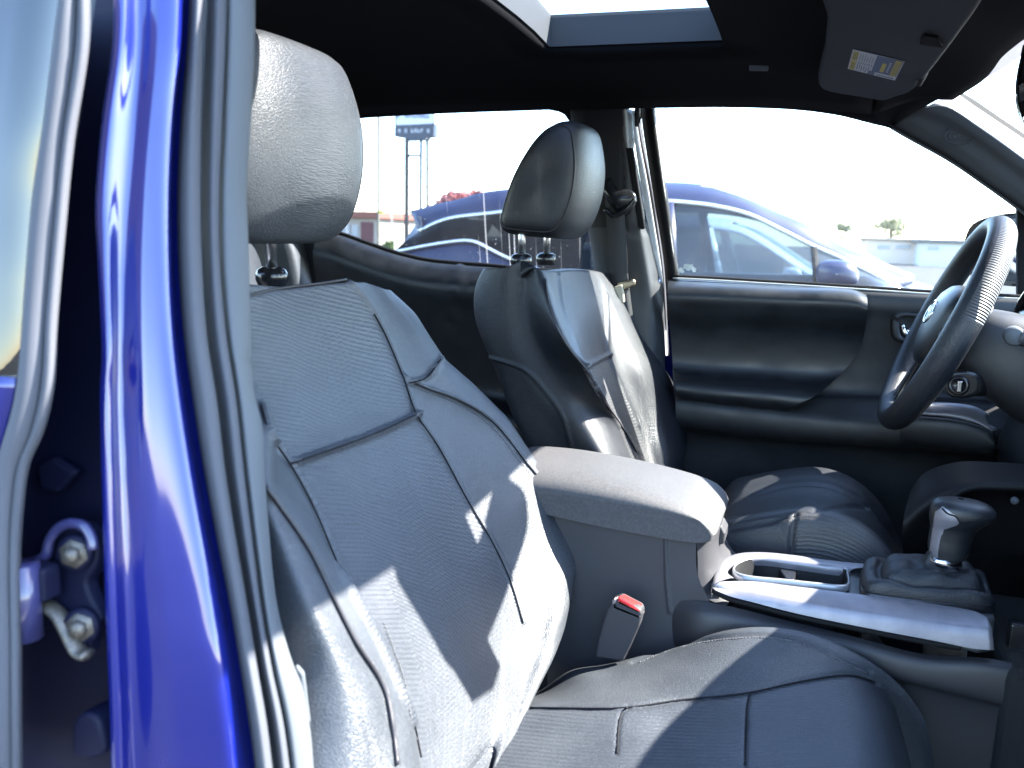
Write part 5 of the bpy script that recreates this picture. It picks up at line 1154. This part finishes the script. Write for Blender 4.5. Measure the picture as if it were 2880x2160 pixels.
M['suv_paint'] = mat('dark_blue_paint', (.009, .013, .046), .40, metal=.1, coat=.2)
M['car_privacy'] = glass('privacy_car_glass', (.025, .03, .042), .30, .0)
M['white_paint'] = mat('white_car_paint', (.78, .78, .78), .35, coat=.8)
M['car_glass'] = glass('tinted_car_glass', (.30, .36, .40), 1.1, .05)
M['car_glass_clear'] = glass('pale_car_glass', (.45, .55, .60), 1.1, .05)
M['tyre'] = mat('tyre_rubber', (.02, .02, .02), .8); M['alloy'] = mat('alloy_wheel', (.55, .55, .57), .3, metal=.9)
M['bright_trim'] = mat('bright_window_trim', (.70, .71, .72), .25, metal=.8)
M['cabin'] = mat('car_cabin', (.05, .05, .055), .8)
M['lamp_red'] = mat('tail_lamp_red', (.4, .01, .01), .2, coat=.5); M['lamp_clear'] = mat('headlamp_clear', (.7, .72, .75), .1, coat=1)


def side_car(name, label, cat, Y, width, outline, trim, belt, paint, glassm, tail, nose, parent_loc, bars=(), mirror_px=None, group=None, roof_split=(0, 1), rear_bar=None, trimm=None, seats=True, privacy=None):
    """car standing parallel to the truck; its near-side lines are given as photo points on vertical planes at the car's real distance"""
    root = empty(name, None, parent_loc); tag(root, label, cat, group)
    yb, yt, yo, yc = Y, Y+.16, Y+.26, Y+width/2
    B = cr(pxY(belt, yb), 80); Tm = cr(pxY(trim, yt), 80); O = cr(pxY(outline, yo), 120)
    mir = lambda A: np.array([(p[0], 2*yc-p[1], p[2]) for p in A])
    zb = .34
    nb = 90
    # body: belt line extended to tail and nose
    Bx = np.vstack([[(tail, yb+.06, min(B[0, 2]-.05, 1.05))], B, [(nose-.55, yb+.02, 1.02), (nose-.1, yb+.18, .86), (nose, yb+.3, .70)]])
    Bx = Bx[np.argsort(Bx[:, 0])]; Bx = lin(Bx, nb)
    rows = [Bx+np.array([0, .03, .004]), Bx+np.array([0, 0, -.02])]
    for f_, dy in ((.16, -.045), (.30, -.065), (.34, -.045), (.55, -.05), (.85, -.02), (1.0, .06)):
        r = Bx.copy(); r[:, 2] = Bx[:, 2]+(zb-Bx[:, 2])*f_; r[:, 1] += dy; rows.append(r)
    S = np.stack(rows); S = np.stack([cr(S[:, j], 30) for j in range(nb)], 1)
    V = np.vstack([S.reshape(-1, 3), mir(S.reshape(-1, 3))]); F1 = gridF(30, nb); F = F1+[tuple(i+30*nb for i in q[::-1]) for q in F1]
    # deck, hood and ends: bridge the two belt lines and the two sills
    n0 = len(V); top = np.stack([Bx+np.array([0, .03, .004]), np.array([(p[0], yc, p[2]+.05) for p in Bx]), mir(Bx+np.array([0, .03, .004]))]); top = np.stack([cr(top[:, j], 13) for j in range(nb)], 1)
    # keep only the hood and tail part of the deck (cabin stays open)
    x0, x1 = O[:, 0].min(), O[:, 0].max()
    keep = lambda q: (lambda xm: xm > x1-.06 or xm < x0+.02)(np.mean([top.reshape(-1, 3)[k][0] for k in q]))
    F += [tuple(i+n0 for i in q) for q in gridF(13, nb) if keep(q)]; V = np.vstack([V, top.reshape(-1, 3)])
    for e in (0, nb-1):
        n0 = len(V); col_ = S[:, e]; V = np.vstack([V, col_, mir(col_)]); F += [(n0+i, n0+i+1, n0+30+i+1, n0+30+i) for i in range(29)]
    body = mk('body', V, F, paint, root)
    # roof rails (near and far) and roof panel
    Oq = cr(O, 80)
    for k, fnc in enumerate((lambda a: a, mir)): loft('roof_rail', [fnc(Tm), fnc((Tm+Oq)/2+np.array([0, -.012, .004])), fnc(Oq)], 80, paint, body, cols=10, thick=.03)
    a, b = int(roof_split[0]*79), int(roof_split[1]*79)
    loft('roof', [Oq[a:b+1], np.array([(p[0], yc-.3, p[2]+.035) for p in Oq[a:b+1]]), np.array([(p[0], yc+.3, p[2]+.035) for p in Oq[a:b+1]]), mir(Oq[a:b+1])], 50, paint, body, cols=14, thick=.03)
    if b < 79: loft('windshield', [Oq[b:], np.array([(p[0]+.05, yc, p[2]+.02) for p in Oq[b:]]), mir(Oq[b:])], 30, glassm, root, cols=12)
    if a > 0: loft('rear_window', [Oq[:a+1], np.array([(p[0]-.03, yc, p[2]+.02) for p in Oq[:a+1]]), mir(Oq[:a+1])], 30, glassm, root, cols=12)
    # side glass and bright trim
    for fnc in (lambda a: a, mir):
        w = loft('side_window', [fnc(Tm), fnc((Tm+B)/2+np.array([0, -.02, 0])), fnc(B)], 80, glassm, root, cols=10)
        if privacy is not None:
            w.data.materials.append(M['car_privacy']); w.data.polygons.foreach_set('material_index', [1 if pl.center.x < privacy else 0 for pl in w.data.polygons])
        if trimm:
            tube('window_trim', fnc(Tm+np.array([0, -.006, 0])), trimm[1], trimm[0], w, 6); tube('window_trim', fnc(B+np.array([0, -.004, 0])), trimm[1]*.8, trimm[0], w, 6)
        for (p0, p1, wd, mt) in bars:
            q0, q1 = onY(*p0, yt-.005), onY(*p1, yb-.005); bar = np.array([[q0+np.array([-wd/2, 0, 0]), q0+np.array([wd/2, 0, 0])], [q1+np.array([-wd/2, 0, 0]), q1+np.array([wd/2, 0, 0])]])
            bar = np.array([fnc(r) for r in bar]); grid('window_pillar', bar, mt, w, thick=.02)
    if mirror_px:
        mm_ = cr(pxY(mirror_px, yb-.16), 30, True); c = mm_.mean(0); lo_ = []
        for s_, dy in ((.05, -.07), (.6, -.06), (.9, -.03), (1, 0), (.9, .05), (.5, .09), (.3, .16)): lo_.append(c+(mm_-c)*s_+np.array([0, dy, 0]))
        grid('side_mirror', [np.vstack([l, l[:1]]) for l in lo_], paint, body, sub=1)
    # wheels
    for xw in (tail+.85, nose-.85):
        for yw in (yb-.03, yb+width-.19):
            wv_ = lathe('wheel', [(.20, 0), (.31, 0), (.335, .03), (.335, .19), (.31, .22), (.20, .22)], M['tyre'], root, (xw, yw, .335), (0, 1, 0), 36)
            lathe('rim', [(0, .03), (.05, .02), (.19, .035), (.205, .0), (.205, .2), (0, .2)], M['alloy'], wv_, (xw, yw, .335), (0, 1, 0), 20)
    # cabin: floor, seats, dash
    if seats:
        cbn = box('cabin_floor', ((x0+x1)/2, yc, .55), (x1-x0, width*.8, .1), M['cabin'], root, .02)
        for xs_ in (x0+.55, (x0+x1)/2+.05):
            for ys_ in (yc-.38, yc+.38):
                box('car_seat', (xs_, ys_, .85), (.16, .48, .66), M['cabin'], cbn, .06, Matrix.Rotation(radians(-14), 3, 'Y')); box('car_headrest', (xs_-.11, ys_, 1.27), (.10, .26, .18), M['cabin'], cbn, .04)
        box('car_dash', (x1-.15, yc, .93), (.4, width*.8, .2), M['cabin'], cbn, .05)
    return root

YS = 3.55
suv_out = [(1160, 601), (1226, 581), (1298, 565), (1352, 549), (1410, 542), (1600, 527), (1750, 522), (1866, 523), (1943, 527), (1999, 534), (2050, 547), (2111, 570), (2176, 600), (2260, 635), (2362, 696), (2427, 724), (2479, 754), (2528, 775), (2570, 792)]
suv_trim = [(1180, 650), (1254, 618), (1395, 599), (1600, 576), (1750, 565), (1873, 566), (1943, 571), (2013, 580), (2106, 603), (2199, 647), (2292, 694), (2362, 724), (2432, 759), (2530, 809)]
suv_belt = [(1106, 709), (1150, 701), (1189, 693), (1280, 679), (1316, 677), (1341, 682), (1388, 706), (1432, 727), (1560, 770), (1700, 788), (1900, 798), (2200, 806), (2400, 810), (2532, 811)]
xt = onY(1106, 709, YS)[0]; xn = onY(2570, 792, YS)[0]
suv = side_car('parked_suv', 'dark blue SUV with bright window trim parked beside the driver side', 'SUV', YS, 1.86, suv_out, suv_trim, suv_belt, M['suv_paint'], M['car_glass'], xt-.22, xn+1.15, ((xt+xn)/2, YS+.93, 0),
     bars=(((1880, 566), (1893, 790), .06, M['suv_paint']), ((2290, 693), (2296, 806), .03, M['rubber_black'])), mirror_px=[(2292, 770), (2296, 745), (2312, 733), (2350, 729), (2390, 736), (2412, 752), (2418, 775), (2414, 798), (2380, 806), (2320, 806), (2300, 800)], roof_split=(.03, .60), trimm=(M['bright_trim'], .014), privacy=onY(1880, 680, YS)[0])
# tailgate glass, spoiler, tail lamp, roof rail of the SUV
sp = loft('spoiler', [pxY([(1155, 598), (1170, 596), (1230, 582)], YS+.28), pxY([(1157, 600), (1174, 604), (1235, 590)], YS+.9), pxY([(1155, 598), (1170, 596), (1230, 582)], YS+1.58)], 20, M['suv_paint'], suv, cols=10, thick=.03)
rg_ = cr(pxY([(1166, 604), (1169, 626), (1153, 655), (1124, 695), (1108, 710)], YS+.24), 20)
loft('rear_window', [rg_, np.array([(p[0]-.05, YS+.93, p[2]) for p in rg_]), np.array([(p[0], 2*YS+1.86-p[1], p[2]) for p in rg_])], 20, M['car_privacy'], suv, cols=10)
loft('rear_pillar', [rg_, cr(pxY([(1185, 610), (1188, 640), (1184, 665), (1176, 685), (1160, 699)], YS+.14), 20)], 20, M['suv_paint'], suv, cols=6)
M['white_rail'] = mat('pale_roof_rail', (.7, .7, .7), .4)
tube('roof_bar', cr(pxY([(1358, 566), (1390, 572), (1480, 556), (1700, 534), (1800, 532)], YS+.24), 24), .012, M['white_rail'], suv, 6)
#box('tail_lamp', onY(1128, 726, YS-.02), (.22, .06, .12), M['lamp_red'], suv, .03)
box('headlamp', (xn+.98, YS+.22, .78), (.30, .30, .12), M['lamp_clear'], suv, .04)
tube('door_handle', cr(pxY([(1700, 830), (1740, 828), (1780, 832)], YS-.09), 10), .012, M['suv_paint'], suv, 6)

YW = 6.9
wc_out = [(1700, 668), (1760, 640), (1850, 622), (1950, 620), (2030, 628), (2080, 640), (2132, 665), (2200, 708), (2269, 754), (2330, 786)]
wc_trim = [(1715, 690), (1770, 660), (1850, 643), (1950, 640), (2020, 646), (2075, 656), (2129, 682), (2195, 724), (2255, 764), (2300, 790)]
wc_belt = [(1705, 778), (1780, 782), (1900, 786), (2018, 789), (2150, 792), (2302, 794)]
xt2, xn2 = onY(1705, 778, YW)[0], onY(2330, 786, YW)[0]
wcar = side_car('parked_car', 'white sedan seen through the dark blue SUV\'s windows', 'car', YW, 1.80, wc_out, wc_trim, wc_belt, M['white_paint'], M['car_glass_clear'], xt2-.9, xn2+1.2, ((xt2+xn2)/2, YW+.9, 0),
     bars=(((1990, 640), (2022, 790), .10, M['white_paint']),), mirror_px=[(2198, 770), (2204, 756), (2226, 750), (2250, 756), (2256, 772), (2240, 782), (2206, 782)], roof_split=(.22, .55), trimm=(M['bright_trim'], .012))

def dup_tree(o, parent=None):
    c = o.copy(); COL.objects.link(c)
    if parent is not None: c.parent = parent
    for ch in list(o.children): dup_tree(ch, c)
    return c
base = Vector(wcar.location)
def park(px, Yd, rz, label, s=(1, 1, 1)):
    p = onY(px, 720, Yd); c = dup_tree(wcar); c.location = (p[0], Yd, 0); c.rotation_euler = (0, 0, rz); c.scale = s; c['label'] = label; c['group'] = 'white cars parked across the lot'; return c
for (px, Yd, rz, lb, s) in ((2560, 30, radians(-70), 'tall white car in far lot, framed left of the steering wheel', (1.05, 1, 1.2)),
                            (2700, 34, radians(-75), 'white car in far lot behind the steering wheel rim', (1, 1, 1.12)),
                            (965, 46, radians(80), 'white car at the foot of the tan building', (1, 1, 1.15))):
    park(px, Yd, rz, lb, s)

# ---- pylon sign
YG = 42.0
sg = empty('pylon_sign', None, tuple(onY(1165, 700, YG)*np.array([1, 1, 0]))); tag(sg, 'tall roadside sign with white and slate panels on steel legs', 'sign')
M['sign_white'] = mat('sign_face_white', (.75, .76, .78), .4); M['sign_slate'] = mat('sign_face_slate', (.040, .050, .075), .5); M['sign_blue'] = mat('sign_lettering_blue', (.10, .12, .30), .5)
M['post'] = mat('sign_post_steel', (.050, .040, .035), .6); M['post_pink'] = mat('sign_post_tan', (.11, .08, .06), .6)
prism('upper_panel', pxY([(1111, 230), (1222, 222), (1221, 347), (1111, 352)], YG), (0, .5, 0), M['sign_white'], sg, .01)
for xx in ((1110, 1112.5), (1220, 1222)): prism('panel_frame', pxY([(xx[0], 230), (xx[1], 230), (xx[1], 352), (xx[0], 352)], YG-.03), (0, .03, 0), M['post'], sg)
prism('lower_panel', pxY([(1110, 352), (1221, 347), (1220, 384), (1200, 386), (1199, 393), (1143, 395), (1140, 388), (1109, 384)], YG), (0, .5, 0), M['sign_slate'], sg, .01)
def glyphs(name, x0, x1, y0, y1, n, mt, seed):          # the sign's lettering, too far away to be read: stroke-built characters
    rnd = random.Random(seed); parts = []; w = (x1-x0)/n
    def bar(a, b, c, d):
        q = [onY(a, b, YG-.02), onY(c, b, YG-.02), onY(c, d, YG-.02), onY(a, d, YG-.02)]; parts.append((q, [(0, 1, 2, 3)]))
    for k in range(n):
        if rnd.random() < .1: continue
        a, c = x0+k*w, x0+k*w+w*.72
        bar(a, y0, a+w*.22, y1)
        for t in rnd.sample((0, .42, .84), 2): bar(a, y0+(y1-y0)*t, c, y0+(y1-y0)*(t+.18))
        if rnd.random() < .5: bar(c-w*.2, y0, c, y1)
    V, F = join(parts); return mk(name, V, F, mt, sg, False)
glyphs('sign_lettering', 1116, 1210, 321, 333, 12, M['sign_blue'], 4)
glyphs('sign_lettering', 1120, 1210, 362, 373, 10, M['sign_white'], 8)
prism('post', pxY([(1138, 390), (1148, 390), (1147, 690), (1137, 690)], YG), (0, .12, 0), M['post'], sg); prism('post', pxY([(1180, 384), (1187, 384), (1185, 690), (1178, 690)], YG+.1), (0, .08, 0), M['sign_slate'], sg)
prism('post', pxY([(1197, 386), (1204, 386), (1204, 690), (1197, 690)], YG+.3), (0, .08, 0), M['post_pink'], sg)
prism('cross_bar', pxY([(1146, 434), (1182, 434), (1182, 440), (1146, 441)], YG), (0, .1, 0), M['post'], sg)
prism('bracket', pxY([(1203, 472), (1222, 468), (1222, 470), (1203, 475)], YG+.3), (0, .05, 0), M['post'], sg)

def pole(name, label, px, y0, y1, Yd, w, mt, cat='pole', extra=None):
    r = prism(name, pxY([(px-w/2, y0), (px+w/2, y0), (px+w/2-1, y1), (px-w/2-1, y1)], Yd), (0, .12, 0), mt, None); tag(r, label, cat); return r
M['pole_tan'] = mat('pole_tan_grey', (.10, .095, .07), .7); M['yellow'] = mat('yellow_tag', (.55, .45, .05), .5)
p1 = pole('utility_pole', 'slim tan pole standing left of the roadside sign', 1063, 250, 735, 32, 4.6, M['pole_tan'])
prism('yellow_plate', pxY([(1064, 592), (1078, 592), (1078, 601), (1064, 601)], 31.9), (0, .02, 0), M['yellow'], p1)
pole('light_pole', 'faint thin pole rising right of the roadside sign', 1350, 385, 640, 60, 1.6, M['pole_tan'])

# ---- buildings
M['stucco'] = mat('tan_stucco', (.34, .28, .22), .9, colvar=(.6, (.40, .34, .28))); M['roof_red'] = mat('red_brown_roof', (.22, .075, .05), .8); M['maroon'] = mat('maroon_door', (.10, .022, .025), .6)
M['grey_wall'] = mat('grey_wall', (.50, .50, .50), .9); M['roof_dark'] = mat('dark_roof', (.13, .13, .13), .8); M['pink_wall'] = mat('pink_stucco', (.60, .50, .44), .9); M['pane'] = mat('washed_out_pane', (.28, .30, .32), .15)  # grey wall, dark roof and panes lightened in colour to imitate glare
def building(name, label, x0, x1, ytop, yroof, Yd, depth, wall, roof, doors=(), wins=()):
    a, b = onY(x0, ytop, Yd), onY(x1, ytop, Yd); e = empty(name, None, ((a[0]+b[0])/2, Yd+depth/2, 0)); tag(e, label, 'building')
    zt = onY((x0+x1)/2, yroof, Yd)[2]; zr = onY((x0+x1)/2, ytop, Yd)[2]
    box('wall', ((a[0]+b[0])/2, Yd+depth/2, zt/2), (b[0]-a[0], depth, zt), wall, e, 0); box('roof', ((a[0]+b[0])/2, Yd+depth/2, (zt+zr)/2), (b[0]-a[0]+.8, depth+.8, zr-zt), roof, e, .05)
    for nm, dd, mt in (('door', doors, M['maroon']), ('window', wins, M['pane'])):
        for (u0, v0, u1, v1) in dd:
            p, q = onY(u0, v0, Yd), onY(u1, v1, Yd); box(nm, ((p[0]+q[0])/2, Yd-.03, (max(p[2], q[2])+max(0.02, min(p[2], q[2])))/2), (abs(q[0]-p[0]), .1, abs(p[2]-max(0.02, q[2]))), mt, e, 0)
    return e
building('shop_building', 'tan building with red brown roof and maroon door', 930, 1060, 594, 613, 66, 12, M['stucco'], M['roof_red'], doors=((1016, 624, 1050, 692),), wins=((960, 630, 985, 660), (990, 632, 1008, 690)))
building('low_building', 'low grey building between the pole and the roadside sign', 1084, 1150, 626, 632, 75, 10, M['grey_wall'], M['roof_dark'], wins=((1092, 643, 1110, 652), (1114, 643, 1130, 652)))
building('shop_building', 'long low building with pale pink front far across lot', 2440, 2596, 670, 676, 85, 14, M['pink_wall'], M['stucco'], wins=((2470, 688, 2500, 700), (2520, 688, 2560, 700)))
building('low_building', 'dark roofed building right of the pale pink one', 2594, 2740, 674, 684, 80, 14, M['grey_wall'], M['roof_dark'], wins=((2610, 692, 2640, 704),))

# ---- plants
def leaf_mat(n, c): return mat(n, c, .7, colvar=(3, (c[0]*1.8, c[1]*1.7, c[2]*1.4)))
M['leaf_red'] = leaf_mat('red_leaves', (.30, .11, .12)); M['leaf_green'] = leaf_mat('green_leaves', (.055, .09, .022)); M['leaf_washed'] = leaf_mat('washed_out_leaves', (.20, .21, .15)); M['bark'] = mat('bark', (.10, .07, .05), .9)  # leaves of the horizon trees paled in base colour to imitate glare
def crown(name, c, r, n, size, mt, parent, rnd, clumps=9):
    V, F = [], []; cl = []
    for k in range(clumps):
        d = np.array([rnd.gauss(0, 1), rnd.gauss(0, 1), rnd.gauss(0, .8)]); d /= np.linalg.norm(d)+1e-6; cl.append((np.array(c)+d*np.array(r)*rnd.uniform(.25, .75), rnd.uniform(.3, .55)))
    for i in range(n):
        cc, cs = cl[i % clumps]; d = np.array([rnd.gauss(0, .5), rnd.gauss(0, .5), rnd.gauss(0, .5)])*np.array(r)*cs; p = cc+d
        a = np.array([rnd.gauss(0, 1) for _ in range(3)]); a /= np.linalg.norm(a); b = np.cross(a, [rnd.gauss(0, 1) for _ in range(3)]); b /= np.linalg.norm(b)+1e-6; s = size*rnd.uniform(.6, 1.4)
        k0 = len(V); V += [p-a*s, p-b*s*.6, p+a*s, p+b*s*.6]; F.append((k0, k0+1, k0+2, k0+3))
    return mk(name, V, F, mt, parent, False)
def tree(name, label, px, py, Yd, r, mt, n=1600, size=.12, seed=1, cat='tree'):
    c = onY(px, py, Yd); rnd = random.Random(seed); e = empty(name, None, (c[0], Yd, 0)); tag(e, label, cat)
    tube('trunk', cr([(c[0]+.1, Yd, 0), (c[0]-.05, Yd, c[2]*.4), (c[0]+.05, Yd+.1, c[2])], 12), np.linspace(r[0]*.10, r[0]*.03, 12), M['bark'], e, 8)
    for k in range(5):
        a = k*1.26+seed; tube('limb', cr([(c[0], Yd, c[2]*.55), (c[0]+cos(a)*r[0]*.4, Yd+sin(a)*r[1]*.4, c[2]*.85), (c[0]+cos(a)*r[0]*.7, Yd+sin(a)*r[1]*.7, c[2]+r[2]*.3)], 8), np.linspace(r[0]*.05, .02, 8), M['bark'], e, 6)
    crown('crown', c, r, n, size, mt, e, rnd); return e
tree('red_leaf_tree', 'bushy red leaved tree rising behind the SUV roof', 1298, 560, 46, (1.7, 1.2, .85), M['leaf_red'], 3200, .11, 3)
tree('pale_tree', 'sparse tree above the pale pink building', 2506, 632, 90, (1.6, 1.4, 1.3), M['leaf_washed'], 700, .2, 5)
tree('pale_tree', 'tiny tree top left of the sparse tree on the horizon', 2370, 640, 120, (1.3, 1.2, .9), M['leaf_washed'], 500, .2, 9)
b_ = onY(1090, 676, 40); bu = empty('round_bush', None, (b_[0], 40, 0)); tag(bu, 'round yellow green bush at the base of the slim pole', 'bush')
crown('foliage', (b_[0], 40, .75), (.42, .4, .55), 1800, .06, M['leaf_green'], bu, random.Random(2), 12); tube('stem', [(b_[0], 40, 0), (b_[0], 40, .7)], .04, M['bark'], bu, 6)
